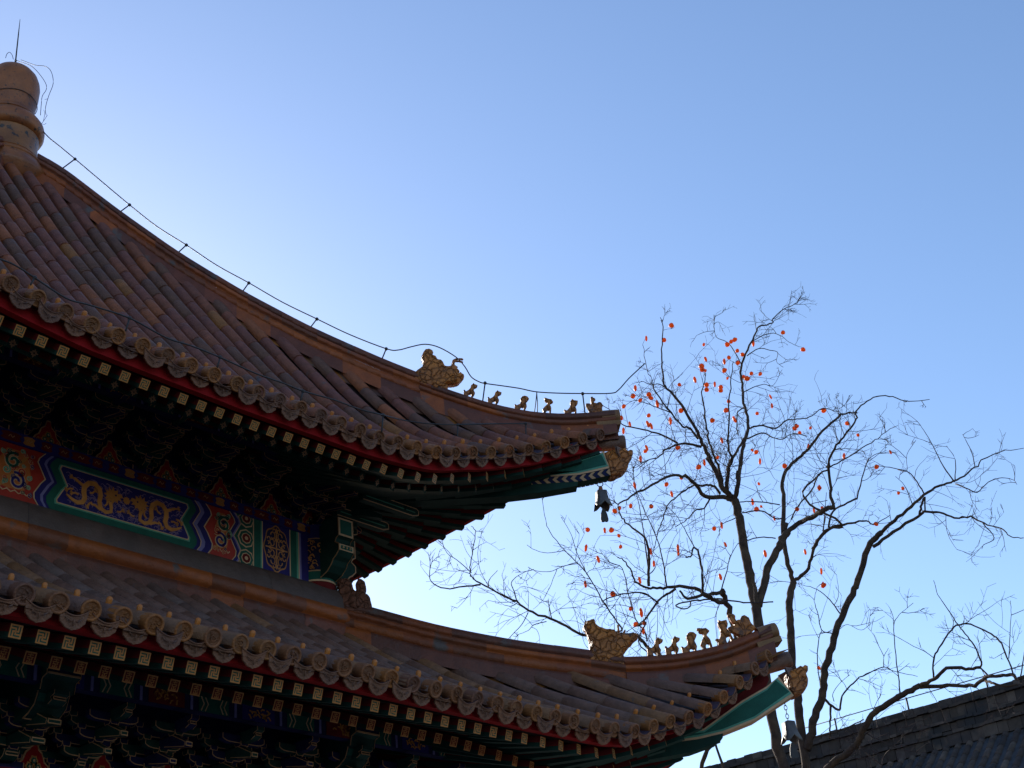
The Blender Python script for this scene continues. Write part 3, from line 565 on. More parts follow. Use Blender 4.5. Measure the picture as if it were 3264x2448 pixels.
def rafters(R, cut, tipin, zoff, in2, z2off, slope1, slope2, kinds, fan0, endx, hw=.048):
    """returns list of (kind, point, direction, length)"""
    xs = []; x = 0.035
    while x < fan0: xs.append(x); x += .199
    x = .035-.199
    while x > cut-.3: xs.append(x); x -= .199
    st = .235; x = max(xs)
    while x < endx-.1: x += st; xs.append(x); st *= 1.02
    out = []
    for x in sorted(xs):
        if x < cut: continue
        f = max(0, (x-fan0+.5)/(R.c-fan0+.3)); ang = math.radians(45)*min(1, f)**.8; o = np.array([math.sin(ang), -math.cos(ang), 0])
        Ye = table(R.Y, abs(x)); ze = table(R.Z, abs(x))
        p1 = np.array([x, -(Ye-tipin), ze+zoff]); f = min(1, f); d1 = o+np.array([0, 0, -slope1*(1-f)**1.2+R.rise*f]); out.append(('flying_rafter', p1, d1, .8*(1-.55*f)))
        back = (in2-tipin); bk = back*(1 if f < .2 else 1/max(.75, math.cos(ang))); p2 = p1-o*bk+np.array([0, 0, (z2off-zoff)*(1-f)-R.rise*f*bk-.09*f]); d2 = o+np.array([0, 0, -slope2*(1-f)+R.rise*.7*f])
        Lr = 1.9 if f < .05 else max(.35, (abs(p2[1])-max(abs(p2[0]), 2.6 if R is not LO else 3.7))*1.2+.25); out.append(('eave_rafter', p2, d2, Lr))
    return out
def eave_part(name, R, RR, cut, P, kinds):
    """red eave board and soffit of all four sides, front rafters as sub-parts"""
    m = MB()
    def strip(R_, xf):
        b = MB(); xs = np.linspace(-R_.c+.05, R_.c-.05, 81); 
        def Q(x, i, z):
            y = table(R_.Y, abs(x))-i; zz = table(R_.Z, abs(x))+z; x2 = math.copysign(min(abs(x), max(y, .3)), x)
            if i > .2: zz = min(zz, surf(R_, x2, max(y, R_.xi))-.17)
            return np.array([x2, -y, zz])
        for a, c in zip(xs, xs[1:]):
            for mt, pr in (('red', [(.085, -.03), (.10, P['rb'])]), ('red', [(.10, P['rb']), (.16, P['rb']-.004)]),
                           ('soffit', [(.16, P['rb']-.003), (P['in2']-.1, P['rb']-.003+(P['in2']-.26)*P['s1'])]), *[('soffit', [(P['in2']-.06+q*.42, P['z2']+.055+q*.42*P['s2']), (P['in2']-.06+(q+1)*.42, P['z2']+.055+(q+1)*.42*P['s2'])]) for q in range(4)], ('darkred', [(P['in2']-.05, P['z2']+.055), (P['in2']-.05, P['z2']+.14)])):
                (i0, z0), (i1, z1) = pr
                b.mat(mt); b.add([Q(a, i0, z0), Q(c, i0, z0), Q(c, i1, z1), Q(a, i1, z1)], [(0, 1, 2, 3)], True)
        return b.xform(xf) if xf else b
    for k in range(4): merge(m, strip(RR if k == 1 else R, rot_z(k) if k else None))
    ob = m.build(name, pav)
    rf = rafters(R, cut, P['in1'], P['z1'], P['in2'], P['z2'], P['s1'], P['s2'], kinds, P['fan'], R.c-.25)
    up = np.array([0, 0, 1.])
    for nm, p, d, L in rf:
        b = MB(); rafter_mesh(b, p, d, up, .044, .046, L, kinds[0] if nm[0] == 'f' else kinds[1], 'dgreen'); b.build(nm, ob, tuple(p))
    # other sides: the east side is seen from beneath past the corner column
    rf = rafters(RR, -R.c+.3, P['in1'], P['z1'], P['in2'], P['z2'], P['s1'], P['s2'], kinds, P['fan'], R.c-.25)
    rf = [q for q in rf if q[1][0] > -P['fan']]; rf += [(n, p*[-1, 1, 1], d*[-1, 1, 1], L) for n, p, d, L in rf if p[0] > P['fan']]
    for k in (1, 3):
        for nm, p, d, L in rf:
            f = rot_z(k); p2 = np.array(f(*p)); d2 = np.array(f(*d)); vis = k == 1 and P['east']
            b = MB(); rafter_mesh(b, p2, d2, up, .044, .046, L, kinds[0] if nm[0] == 'f' else kinds[1], 'dgreen')
            if vis and p2[1] < 1.2: b.build(nm, ob, tuple(p2))
            else: merge(rest, b)
    return ob
rest = MB()
PU = dict(in1=.20, z1=-.22, in2=.65, z2=-.03, s1=.69, s2=.72, rb=-.165, fan=1.75, east=True)
upe = eave_part('upper_eave', UP, UPR, -2.75, PU, ('fret', 'flower'))
r_ = rest.build('far_side_rafters', upe); tag(r_, kind='stuff')
rest = MB()
PL = dict(in1=.20, z1=-.17, in2=.67, z2=-.14, s1=.33, s2=.45, rb=-.115, fan=2.6, east=False)
loe = eave_part('lower_eave', LO, LO, -3.0, PL, ('fret', 'shou'))
r_ = rest.build('far_side_rafters', loe); tag(r_, kind='stuff')
# ---- corner beams: green sides edged in cream, chevrons beneath
def corner_beam(parent, o, s, top, bot, head, eye, ztail, rt, dark, chev):
    U = np.array([S2, -S2, 0]); V = np.array([0, 0, 1.]); N = np.array([-S2, -S2, 0]); hw = .09
    T = [np.array(rz(o[0]+s*x, o[1]+s*y)) for x, y in top]; B = [np.array(rz(o[0]+s*x, o[1]+s*y)) for x, y in bot]
    # correct for the beam side standing hw in front of the hip plane is negligible at this distance
    m = MB().mat('white'); T0 = np.array([rt, ztail+.2]); B0 = np.array([rt, ztail]); pl = [tuple(B0)]+[tuple(b) for b in B]+[tuple(t) for t in T[::-1]]+[tuple(T0)]
    m.prism(pl, (0, 0, 0), U, V, N, -hw, hw)
    inner = []; ctr = lambda p, q, w: p+(q-p)/np.linalg.norm(q-p)*w
    Bi = [b+np.array([-.0, .022]) for b in B]; Ti = [t-np.array([0, .02]) for t in T]; Bi[-1] = Bi[-1]-np.array([.022, 0]); Ti[-1] = Ti[-1]-np.array([.022, 0])
    for sN in (-1, 1):
        for mt, g, t in (('lgreen', 0, .003), ('green', .02, .006)):
            m.mat(mt); B2 = [b+[0, g] for b in Bi]; T2 = [q-[0, g] for q in Ti]; B2[-1] = B2[-1]-[g, 0]; T2[-1] = T2[-1]-[g, 0]
            q = [B0+[0, .02+g]]+B2+T2[::-1]+[T0]; m.add([U*p[0]+V*p[1]+N*sN*(hw+t) for p in q], [tuple(range(len(q)))], False)
    if chev:      # chevrons on the underside
        P = resample([B0]+B, .02); P = [p for p in P if p[0] > B[0][0]-.1]; k = 0; L = .105; tot = P[-1][0]-P[0][0]
        h = P[0][0]; at = lambda x: np.interp(x, [p[0] for p in P], [p[1] for p in P])-.004
        while h+L < P[-1][0]-.02:
            for q, mt in ((0, 'dblue'), (L*.55, 'cream')):
                m.mat(mt)
                for sN in (-1, 1):
                    a = h+q; b_ = a+L*.5; pk = .075
                    m.add([U*(a+pk)+N*0+V*at(a+pk), U*(b_+pk)+N*0+V*at(b_+pk), U*b_+N*sN*hw+V*at(b_), U*a+N*sN*hw+V*at(a)], [(0, 1, 2, 3)], False)
            h += L*1.1
    if chev:      # painted strip along the foot of the beam side
        dz = .082; m.mat('dgreen'); m.prism([(b[0], b[1]-.002) for b in B]+[(b[0]-.0, b[1]-dz) for b in B[::-1]], (0, 0, 0), U, V, N, -hw+.006, hw-.006)
        h = B[0][0]+.02; at2 = lambda x: np.interp(x, [b[0] for b in B], [b[1] for b in B])
        while h+L < B[-1][0]:
            for q, mt in ((0, 'dblue'), (L*.5, 'cream')):
                m.mat(mt)
                for sN in (-1, 1):
                    for z0, z1, e0, e1 in ((0, .5, 0, -.04), (.5, 1, -.04, 0)):
                        a = h+q; w_ = L*.42; m.add([U*(a+e0+.04)+V*(at2(a)-dz*z0)+N*sN*(hw-.002), U*(a+w_+e0+.04)+V*(at2(a+w_)-dz*z0)+N*sN*(hw-.002), U*(a+w_+e1+.04)+V*(at2(a+w_)-dz*z1)+N*sN*(hw-.002), U*(a+e1+.04)+V*(at2(a)-dz*z1)+N*sN*(hw-.002)], [(0, 1, 2, 3)], False)
            h += L
    m.mat('darkred'); q = [(T[0][0]-.9, T[0][1]-.02)]+[tuple(t) for t in T[:-1]]+[(T[-1][0]-.10, T[-1][1]-.01), (T[-1][0]-.16, T[-1][1]+.16), (T[0][0], T[0][1]+.24), (T[0][0]-.9, T[0][1]+.14)]
    m.prism(q, (0, 0, 0), U, V, N, -.06, .06)
    # old lower beam carrying it
    D = [np.array(rz(o[0]+s*x, o[1]+s*y)) for x, y in dark]
    m.mat('dgreen'); q = [(rt, ztail-.22)]+[tuple(p) for p in D]+[(D[-1][0]+.02, D[-1][1]+.10)]+[(rt, ztail+.02)]
    m.prism(q, (0, 0, 0), U, V, N, -.085, .085)
    b = m.build('corner_beam', parent); recalc(b)
    hd = dhead(b, o, s, head, eye)
    for k, fn in ((1, lambda x, y, z: (x, -y, z)), (2, lambda x, y, z: (-x, -y, z)), (3, lambda x, y, z: (-x, y, z))):
        m2 = MB(); merge(m2, m); m2.xform(fn, flip=k != 2); m2.build('corner_beam', parent)
    return b
corner_beam(upe, H4, HS, [(960, 1325), (1250, 1240), (1530, 1160), (1725, 1105)], [(650, 1350), (960, 1345), (1500, 1310), (1775, 1250)],
            [(1718, 1112), (1770, 1092), (1830, 1080), (1868, 1092), (1900, 1068), (1915, 1090), (1935, 1105), (1960, 1085), (1978, 1098), (1968, 1135), (1945, 1165), (1942, 1200), (1920, 1240), (1890, 1275), (1850, 1300), (1800, 1322), (1778, 1325), (1765, 1240)], (1880, 1150), 8.45, 3.6*2*S2*.75, [(850, 1500), (1150, 1465), (1490, 1405)], True)
corner_beam(loe, (1750, 1850), .4069, [(1200, 1180), (1500, 960), (1690, 850), (1785, 772)], [(1160, 1260), (1350, 1215), (1600, 1115), (1903, 920)],
            [(1850, 745), (1895, 722), (1925, 705), (1955, 688), (1975, 700), (1990, 678), (2015, 682), (2010, 715), (1995, 740), (2012, 790), (2010, 840), (1995, 870), (1970, 890), (1935, 915), (1905, 925), (1870, 860)], (1975, 770), 5.15, 4.6*2*S2*.8, [(1110, 1360), (1300, 1290), (1350, 1250)], False)

# ---- bracket sets
def arm(m, L, h, th, o, U, N, col, nose=None, proud=.003):
    """curved bracket arm centred at o, along U, thickness th along N"""
    prof = [(-L, h), (-L, .38*h), (-L+.018, .2*h), (-L+.045, .06*h), (-L+.08, 0), (L-.08, 0), (L-.045, .06*h), (L-.018, .2*h), (L, .38*h), (L, h)]
    V = np.array([0, 0, 1.]); U = np.array(U, float); N = np.array(N, float); m.mat(col); m.prism(prof, o, U, V, N, -th/2, th/2); m.mat('goldd')
    m.ribbon([(x*(L-.004)/L, z+(.003 if z < h else -.0)) for x, z in prof[::-1]], .0075, np.array(o)+N*th/2, U, V, N, .003)
def block(m, c, w, d, h, U, N, col):
    c = np.array(c, float); U = np.array(U, float); N = np.array(N, float); V = np.array([0, 0, 1.])
    k = .72; m.mat(col)
    vs = [c+U*w*i*k+N*d*j*k for i, j in ((-1, -1), (1, -1), (1, 1), (-1, 1))]+[c+U*w*i+N*d*j+V*h*.45 for i, j in ((-1, -1), (1, -1), (1, 1), (-1, 1))]+[c+U*w*i+N*d*j+V*h for i, j in ((-1, -1), (1, -1), (1, 1), (-1, 1))]
    m.add(vs, [(0, 3, 2, 1), (0, 1, 5, 4), (1, 2, 6, 5), (2, 3, 7, 6), (3, 0, 4, 7), (4, 5, 9, 8), (5, 6, 10, 9), (6, 7, 11, 10), (7, 4, 8, 11), (8, 9, 10, 11)], False)
    m.mat('goldd')
    for i, j in ((-1, -1), (1, -1), (1, 1), (-1, 1)):
        if j*1 < 0 and False: continue
    for (A, B, s) in ((U, N, 1), (N, U, 1), (N, U, -1)):
        ww, dd = (w, d) if A is U else (d, w); m.ribbon([(-ww*.97, h*.97), (-ww*.97, h*.47), (-ww*k, .003), (ww*k, .003), (ww*.97, h*.47), (ww*.97, h*.97)], .005, c+B*s*dd*.99, A, V, B*s, .003)
def bracket(col1, col2, steps=3, lv=.088, st=.2, wide=1.0, head=False):
    """front-facing set: U = x, outward N = -y, standing on z = 0"""
    m = MB(); U = np.array([1., 0, 0]); N = np.array([0, -1., 0]); V = np.array([0, 0, 1.]); tw = .055*wide
    block(m, (0, 0, 0), .085*wide, .085, .085, U, N, col1)
    for s in range(steps+1):
        z = .06+lv*s; o = N*(s*st)
        if s < steps+0:
            arm(m, .17, .068, .055, o+V*z, U, N, col1 if s % 2 == 0 else col2); arm(m, .25, .068, .055, o+V*(z+lv), U, N, col2 if s % 2 == 0 else col1)
            for x in (-.155, .155): block(m, o+U*x+V*(z+.06), .036, .036, .042, U, N, col1)
            for x in (-.235, 0, .235): block(m, o+U*x+V*(z+lv+.06), .036, .036, .042, U, N, col2)
        else: arm(m, .22, .068, .055, o+V*z, U, N, col1)
        # transverse member with a drooping beak end
        Lo = (s+1)*st+.02 if s < steps else s*st+.22
        if s < steps: pr = [(-.25, 0), (Lo-.06, 0), (Lo-.02, .02), (Lo, .05), (Lo, .07), (-.25, .07)] if s == 0 else [(-.25, 0), (Lo-.12, 0), (Lo+.14, -.055), (Lo+.15, -.02), (Lo-.02, .07), (-.25, .07)]
        else: pr = [(-.25, 0), (Lo-.05, 0), (Lo, .02), (Lo-.02, .045), (Lo+.03, .06), (Lo+.03, .09), (-.25, .09)]
        m.mat(col2); m.prism(pr, V*z, N, V, U, -tw/2, tw/2); m.mat('goldd')
        for q in (-1, 1): m.ribbon([(a-.003, b) for a, b in pr[1:-1]], .006, V*z+U*q*tw/2, N, V, U*q, .003)
        pa, pb_ = pr[2], pr[3]; m.ribbon([(-tw*.42, pa[1]+.006), (tw*.42, pa[1]+.006), (tw*.42, pb_[1]), (-tw*.42, pb_[1]), (-tw*.42, pa[1]+.006)], .008, V*z+N*(max(pa[0], pb_[0])-.002), U, V, N, .006)
        block(m, N*((s+1)*st)*1.0+V*(z+.065), .04, .04, .042, U, N, col1) if s < steps else None
    return m
def inst_front(name, mesh, parent, x, y, z, k=0):
    o = bpy.data.objects.new(name, mesh); sc.collection.objects.link(o); f = rot_z(k); o.location = f(x, y, z); o.rotation_euler = (0, 0, k*math.pi/2); o.parent = parent; return o
SB = .685
upf = MB().mat('dblue'); upf.box((0, 0, 8.35), (2.6, 2.6, .45)); upf = upf.build('bracket_wall', pav)
bm1 = bracket('dgreen', 'dblue').mesh('bracket_set'); bm2 = bracket('dblue', 'dgreen').mesh('bracket_set')
fl = 0
for i in range(-4, 4):
    x = (i+.5)*SB
    inst_front('bracket_set', bm1 if i % 2 else bm2, upf, x, -2.66, 7.96)
    inst_front('bracket_set', bm2 if i % 2 else bm1, upf, x, -2.66, 7.96, 1)
# corner set: arms both ways and along the diagonal
cm = MB()
for k, base in ((0, None), (1, None)):
    b = bracket('dgreen', 'dblue'); merge(cm, b.xform(rot_z(k)) if k else b)
for s in range(4):
    z = .06+.088*s; U = np.array([S2, -S2, 0]); L = (s+1)*.2*1.41+.12; cm.mat('dgreen'); cm.prism([(-.2, 0), (L-.1, 0), (L+.12, -.05), (L+.13, -.01), (L-.02, .075), (-.2, .075)], (0, 0, z), U, (0, 0, 1), (S2, S2, 0), -.04, .04)
    cm.mat('dgreen')
    for q in (-1, 1): cm.add([np.array(U)*a+np.array([0, 0, z+b])+np.array([S2, S2, 0])*q*.043 for a, b in ((-.2, .012), (L-.1, .012), (L+.09, -.03), (L-.03, .063), (-.2, .063))], [(0, 1, 2, 3, 4)], False)
co = cm.build('corner_bracket_set', upf, (0, 0, 0)); co.location = (2.66, -2.66, 7.96)
def side_arm(x0, x1, y, z):
    m = MB(); U = np.array([1., 0, 0]); V = np.array([0, 0, 1.]); N = np.array([0, -1., 0]); L = x1-x0
    pr = [(0, 0), (L-.10, .0), (L, .035), (L, .095), (L-.03, .115), (0, .115)]; m.mat('dgreen'); m.prism(pr, (x0, y, z), U, V, N, -.04, .04); m.mat('white')
    m.ribbon([(0, .006), (L-.10, .006), (L-.005, .038), (L-.005, .092)], .010, (x0, y-.04, z), U, V, N, .003); m.ribbon([(0, .108), (L-.03, .108), (L-.005, .09)], .010, (x0, y-.04, z), U, V, N, .003)
    m.mat('lgreen'); m.ribbon([(.05, .057), (L-.06, .057)], .012, (x0, y-.04, z), U, V, N, .003); return m.build('bracket_arm', upf)
for x1_, y_, z_ in ((3.62, -3.40, 8.10), (3.55, -2.98, 8.06), (3.30, -2.72, 8.02)): side_arm(2.75, x1_, y_, z_)
def pad_board(col_edge='goldd'):
    m = MB(); V = np.array([0, 0, 1.]); U = np.array([1., 0, 0]); N = np.array([0, -1., 0])
    ol = [(-.175, 0), (-.15, .05), (-.135, .075), (-.10, .10), (-.075, .16), (-.035, .19), (-.02, .245), (.02, .245), (.035, .19), (.075, .16), (.10, .10), (.135, .075), (.15, .05), (.175, 0)]
    m.mat(col_edge); m.prism(ol, (0, 0, 0), U, V, N, -.01, .0); m.mat('red'); m.add([U*x*.88+V*(z*.93+.0)+N*.004 for x, z in ol], [tuple(range(len(ol)))], False)
    for cx, cz, mt in ((-.035, .055, 'goldo'), (.035, .055, 'goldo'), (0, .10, 'goldo')):
        m.mat(mt)
        for rr, t, mt2 in ((.036, .007, 'goldo'), (.022, .010, 'green'), (.010, .013, 'white')):
            m.mat(mt2); m.add([U*(cx+rr*math.cos(a)*(1+.15*math.cos(6*a)))+V*(cz+rr*math.sin(a)*(1+.15*math.cos(6*a)))+N*t for a in np.linspace(0, 6.283, 19)[:-1]], [tuple(range(18))], False)
    for sx in (-1, 1):
        m.mat('goldo'); m.ribbon([(sx*.05, .02), (sx*.10, .022), (sx*.12, .045), (sx*.105, .06), (sx*.09, .045)], .010, (0, 0, 0), U, V, N, .008)
    return m
pb = pad_board().mesh('padding_board')
for v in pb.vertices: v.co.z *= 1.12
for i in range(-3, 5): inst_front('padding_board', pb, upf, (i-.02)*SB-0.0 if i < 4 else 2.6, -2.735, 7.952)
# flat plate (blue with small cloud panels) under the brackets
fp = MB().mat('blue'); fp.box((0, 0, 7.888), (2.82, 2.82, .062))
x = -2.6; j = 0
while x < 2.75:
    fp.mat('darkred' if j % 3 else 'goldo' if j % 2 else 'darkred'); fp.col = (1, 1, 1)
    w2 = .062 if j % 4 else .11
    pts = [(x-w2, -.03), (x-w2*.6, -.045), (x+w2*.6, -.045), (x+w2, -.03), (x+w2*.75, .0), (x+w2, .03), (x+w2*.4, .045), (x-w2*.4, .045), (x-w2, .03), (x-w2*.75, 0)]
    fp.add([(a, -2.824, 7.888+b) for a, b in pts], [tuple(range(10))], False)
    fp.mat('goldd'); fp.ribbon([(x-.03, -.01), (x-.012, .015), (x+.012, -.012), (x+.03, .01)], .008, (0, -2.825, 7.888), (1, 0, 0), (0, 0, 1), (0, -1, 0), .003)
    x += .185; j += 1
fpo = fp.build('plate_beam', upf)

# ---- painted lintel of the upper storey
BY = -2.80; ZB, ZT = 7.275, 7.828
lint = MB().mat('blue'); 
for k in range(4):
    b = MB().mat('blue'); b.box((0, -2.60, (ZB+ZT)/2), (2.70, .197, (ZT-ZB)/2)); merge(lint, b.xform(rot_z(k)))
lint = lint.build('painted_lintel', pav)
U3, V3, N3 = np.array([1., 0, 0]), np.array([0, 0, 1.]), np.array([0, -1., 0]); O3 = np.array([0, BY, 0])
def zig(x0, sgn=1, n=1):                       # zigzag vertical edge, list of (x,z) bottom -> top
    H = ZT-ZB
    return [(x0+sgn*dx, ZB+H*f) for dx, f in ((-.005, 0), (-.055, .12), (-.062, .22), (.0, .42), (.045, .52), (.0, .66), (-.045, .80), (-.03, .88), (.03, 1.0))]
def band(m, mt, xa, xb, sgn, t, lo=0, hi=0):
    A, B = zig(xa, sgn), zig(xb, sgn); m.mat(mt)
    for i in range(len(A)-1): m.add([O3+U3*p[0]+V3*min(max(p[1], ZB+lo), ZT-hi)+N3*t for p in (A[i], B[i], B[i+1], A[i+1])], [(0, 1, 2, 3)], False)
def rect(m, mt, x0, x1, z0, z1, t): m.mat(mt); m.add([O3+U3*x+V3*z+N3*t for x, z in ((x0, z0), (x1, z0), (x1, z1), (x0, z1))], [(0, 1, 2, 3)], False)
XC = .155; PD = .80
pan = MB()      # central dragon panel
band(pan, 'green', XC-PD-.09, XC+PD+.02, 1, .002); 
g = MB()
def dragon_field(m, s):
    """green border, white line, violet-blue field between mirrored zigzags"""
    for mt, off, lo, hi, t in (('green', .13, 0, 0, .003), ('lgreen', .045, .075, .055, .005), ('white', .028, .088, .068, .007), ('blue', .016, .098, .078, .009)):
        A = zig(XC-PD-off+.13, 1); B = zig(XC+PD+off-.13, -1); m.mat(mt)
        A = [(x, min(max(z, ZB+lo), ZT-hi)) for x, z in A]; B = [(x, min(max(z, ZB+lo), ZT-hi)) for x, z in B]
        for i in range(len(A)-1): m.add([O3+U3*p[0]+V3*p[1]+N3*t for p in (A[i], B[i], B[i+1], A[i+1])], [(0, 1, 2, 3)], False)
pan = MB(); dragon_field(pan, 1)
def dragon(m, flip, seed):
    r0 = random.Random(seed); f = -1 if flip else 1; zc = (ZB+ZT)/2-.005; T = lambda pts: [(XC+f*p[0], zc+p[1])+tuple(p[2:]) for p in pts]
    body = [(-.66, -.07, .015), (-.60, -.105, .03), (-.54, -.125, .042), (-.485, -.11, .048), (-.46, -.06, .052), (-.475, .0, .054), (-.47, .06, .054), (-.425, .11, .052), (-.36, .12, .052), (-.305, .08, .052), (-.29, .02, .050), (-.30, -.05, .048), (-.28, -.115, .045), (-.22, -.14, .040), (-.165, -.12, .038), (-.165, -.07, .036), (-.18, -.02, .042)]
    m.mat('gold'); m.ribbon(T(body), .03, O3, U3, V3, N3, .016)
    head = [(-.25, .10), (-.21, .085), (-.205, .135), (-.175, .10), (-.155, .15), (-.14, .105), (-.10, .125), (-.105, .085), (-.06, .09), (-.04, .055), (-.075, .045), (-.055, .015), (-.095, .02), (-.10, -.02), (-.13, .0), (-.16, -.045), (-.175, -.01), (-.215, -.03), (-.205, .01), (-.25, .0), (-.22, .035), (-.265, .05), (-.225, .065)]
    m.mat('goldo'); m.add([O3+U3*x+V3*z+N3*.019 for x, z in T(head)], [tuple(range(len(head)))], False); m.mat('dblue'); e = T([(-.125, .06)])[0]; m.add([O3+U3*(e[0]+.011*math.cos(a))+V3*(e[1]+.011*math.sin(a))+N3*.022 for a in np.linspace(0, 6.28, 9)[:-1]], [tuple(range(8))], False)
    m.mat('gold')
    for (x, z, a) in ((-.55, .09, 2.4), (-.59, .0, 3.2), (-.38, -.08, 3.7), (-.41, .01, .3), (-.10, -.10, .1), (-.24, -.08, .8), (-.53, -.04, 2.9)):
        leg = T([(x, z), (x+.035*math.cos(a), z+.035*math.sin(a)), (x+.07*math.cos(a+.3), z+.07*math.sin(a+.3))]); m.ribbon(leg, .018, O3, U3, V3, N3, .015)
        for k in range(4): b = a+.3+(k-1.5)*.55; m.ribbon(T([(x+.06*math.cos(a+.3), z+.06*math.sin(a+.3)), (x+.06*math.cos(a+.3)+.035*math.cos(b), z+.06*math.sin(a+.3)+.035*math.sin(b))]), .008, O3, U3, V3, N3, .016)
    m.ribbon(T([(-.47, .06, .035), (-.53, .09, .028), (-.575, .12, .016)]), .02, O3, U3, V3, N3, .014); m.ribbon(T([(-.28, -.13, .03), (-.34, -.10, .026), (-.39, -.10, .015)]), .02, O3, U3, V3, N3, .014)
    m.mat('purple')
    for i in range(130):
        x, z = r0.uniform(-.68, -.02), r0.uniform(-.17, .17); L = r0.uniform(.03, .07); pts = [(x, z), (x+L*.4, z+r0.uniform(.004, .014)), (x+L*.8, z-.004), (x+L, z-.016), (x+L*.8, z-.024)]
        pts = [p for p in pts if abs(p[1]) < .175]
        if len(pts) > 2: m.ribbon(T(pts), .0045, O3, U3, V3, N3, .011)
dragon(pan, False, 3); dragon(pan, True, 5)
pan.mat('goldo'); zc = (ZB+ZT)/2; pan.add([O3+U3*(XC+.045*math.cos(a)*(1 if i % 2 else .72))+V3*(zc+.035+.045*math.sin(a)*(1 if i % 2 else .72))+N3*.02 for i, a in enumerate(np.linspace(0, 6.283, 21)[:-1])], [tuple(range(20))], False)
pan.mat('purple'); pan.ribbon([(XC-.06, zc-.13), (XC-.05, zc-.07), (XC-.01, zc-.06), (XC, zc-.10), (XC+.01, zc-.06), (XC+.05, zc-.07), (XC+.06, zc-.13)], .006, O3, U3, V3, N3, .013)
pan.build('dragon_panel', lint)
def scroll_field(m, xa, xb, sgn, seed):          # orange field with curling leaves
    r0 = random.Random(seed); A = zig(xa, sgn); B = zig(xb, sgn); m.mat('scarlet')
    for i in range(len(A)-1): m.add([O3+U3*p[0]+V3*p[1]+N3*.003 for p in (A[i], B[i], B[i+1], A[i+1])], [(0, 1, 2, 3)], False)
    m.mat('orange'); cx = (xa+xb)/2; W = abs(xb-xa)*.42
    m.add([O3+U3*(cx+x*W)+V3*(ZB+z)+N3*.005 for x, z in ((-.9, .12), (-.3, .10), (.6, .11), (.95, .26), (.8, .42), (.3, .50), (-.5, .50), (-.95, .36))], [tuple(range(8))], False)
    def spiral(x, z, r, d, mt, turns=1.35, a0=0):
        pts = []
        for i in range(22):
            t = i/21; a = a0+d*t*turns*6.283; rr = r*(1-.8*t); pts.append((x+rr*math.cos(a), z+rr*math.sin(a)))
        m.mat('white'); m.ribbon(pts, r*.52, O3, U3, V3, N3, .008); m.mat(mt); m.ribbon(pts, r*.30, O3, U3, V3, N3, .011)
    spiral(cx-.02*sgn, ZB+.38, .085, 1, 'green', a0=1.0); spiral(cx+.03*sgn, ZB+.19, .085, -1, 'blue', a0=2.0)
    spiral(cx+.07*sgn, ZB+.29, .045, 1, 'scarlet', a0=4); spiral(cx-.08*sgn, ZB+.28, .04, -1, 'lgreen', a0=1); spiral(cx-.06*sgn, ZB+.46, .03, 1, 'dgreen', a0=1)
    for q in range(24):
        a, b = r0.uniform(-1, 1), r0.uniform(.07, .5); spiral(cx+a*W*1.05, ZB+b, r0.uniform(.016, .03), r0.choice([-1, 1]), r0.choice(['dgreen', 'orange', 'blue', 'scarlet', 'lgreen']), a0=r0.random()*6)
    m.mat('white'); zz = [(cx-W+2*W*i/9, ZB+.075+(.018 if i % 2 else -.006)) for i in range(10)]; m.ribbon(zz, .010, O3, U3, V3, N3, .009)
    m.mat('goldo'); m.ribbon([(cx-W*.8, ZB+.10), (cx-.02, ZB+.25), (cx+.02, ZB+.33), (cx+W*.7, ZB+.47)], .03, O3, U3, V3, N3, .007)
sf = MB()
scroll_field(sf, XC+PD+.27, XC+PD+.49, -1, 1)
for xa, xb, mt, t in ((XC+PD+.045, XC+PD+.10, 'white', .004), (XC+PD+.055, XC+PD+.13, 'lblue', .006), (XC+PD+.10, XC+PD+.19, 'blue', .008), (XC+PD+.18, XC+PD+.195, 'white', .01), (XC+PD+.19, XC+PD+.275, 'scarlet', .0035)):
    band(sf, mt, xa, xb, -1, t)
sf.build('scroll_panel', lint)
sf = MB(); scroll_field(sf, XC-PD-.19, XC-PD-.62, 1, 2)
for xa, xb, mt, t in ((XC-PD-.035, XC-PD-.075, 'lblue', .006), (XC-PD-.065, XC-PD-.13, 'blue', .008), (XC-PD-.125, XC-PD-.138, 'white', .01), (XC-PD-.135, XC-PD-.2, 'scarlet', .0035)): band(sf, mt, xa, xb, 1, t)
sf.build('scroll_panel', lint)
hx = MB()       # blue zigzag, green diamonds, bands, medallion
X0 = XC+PD+.49
for a, b, mt, t in ((0, .012, 'white', .005), (.012, .055, 'blue', .006), (.055, .075, 'lblue', .007), (.075, .085, 'white', .008)): band(hx, mt, X0+a, X0+b, -1, t)
A = zig(X0+.085, -1); hx.mat('green'); 
for i in range(len(A)-1): hx.add([O3+U3*A[i][0]+V3*A[i][1]+N3*.004, O3+U3*1.74+V3*A[i][1]+N3*.004, O3+U3*1.74+V3*A[i+1][1]+N3*.004, O3+U3*A[i+1][0]+V3*A[i+1][1]+N3*.004], [(0, 1, 2, 3)], False)
for zc2 in (ZB+.07, ZB+.295, ZB+.52):
    for mt, r, t in (('white', .105, .008), ('green', .090, .010), ('white', .062, .012), ('darkred', .052, .014), ('white', .022, .016)):
        hx.mat(mt); hx.add([O3+U3*(1.64+min(r*math.cos(a)*1.05, .10))+V3*min(max(zc2+r*math.sin(a), ZB+.003), ZT-.003)+N3*t for a in np.linspace(0, 6.283, 9)[:-1]], [tuple(range(8))], False)
for x0, x1, mt in ((1.735, 1.748, 'white'), (1.748, 1.838, 'green'), (1.838, 1.855, 'lgreen'), (1.855, 1.868, 'white'), (2.235, 2.25, 'white'), (2.25, 2.335, 'green'), (2.335, 2.36, 'lgreen'), (2.36, 2.375, 'white'), (2.375, 2.40, 'lblue'), (2.40, 2.50, 'blue')): rect(hx, mt, x0, x1, ZB, ZT, .006)
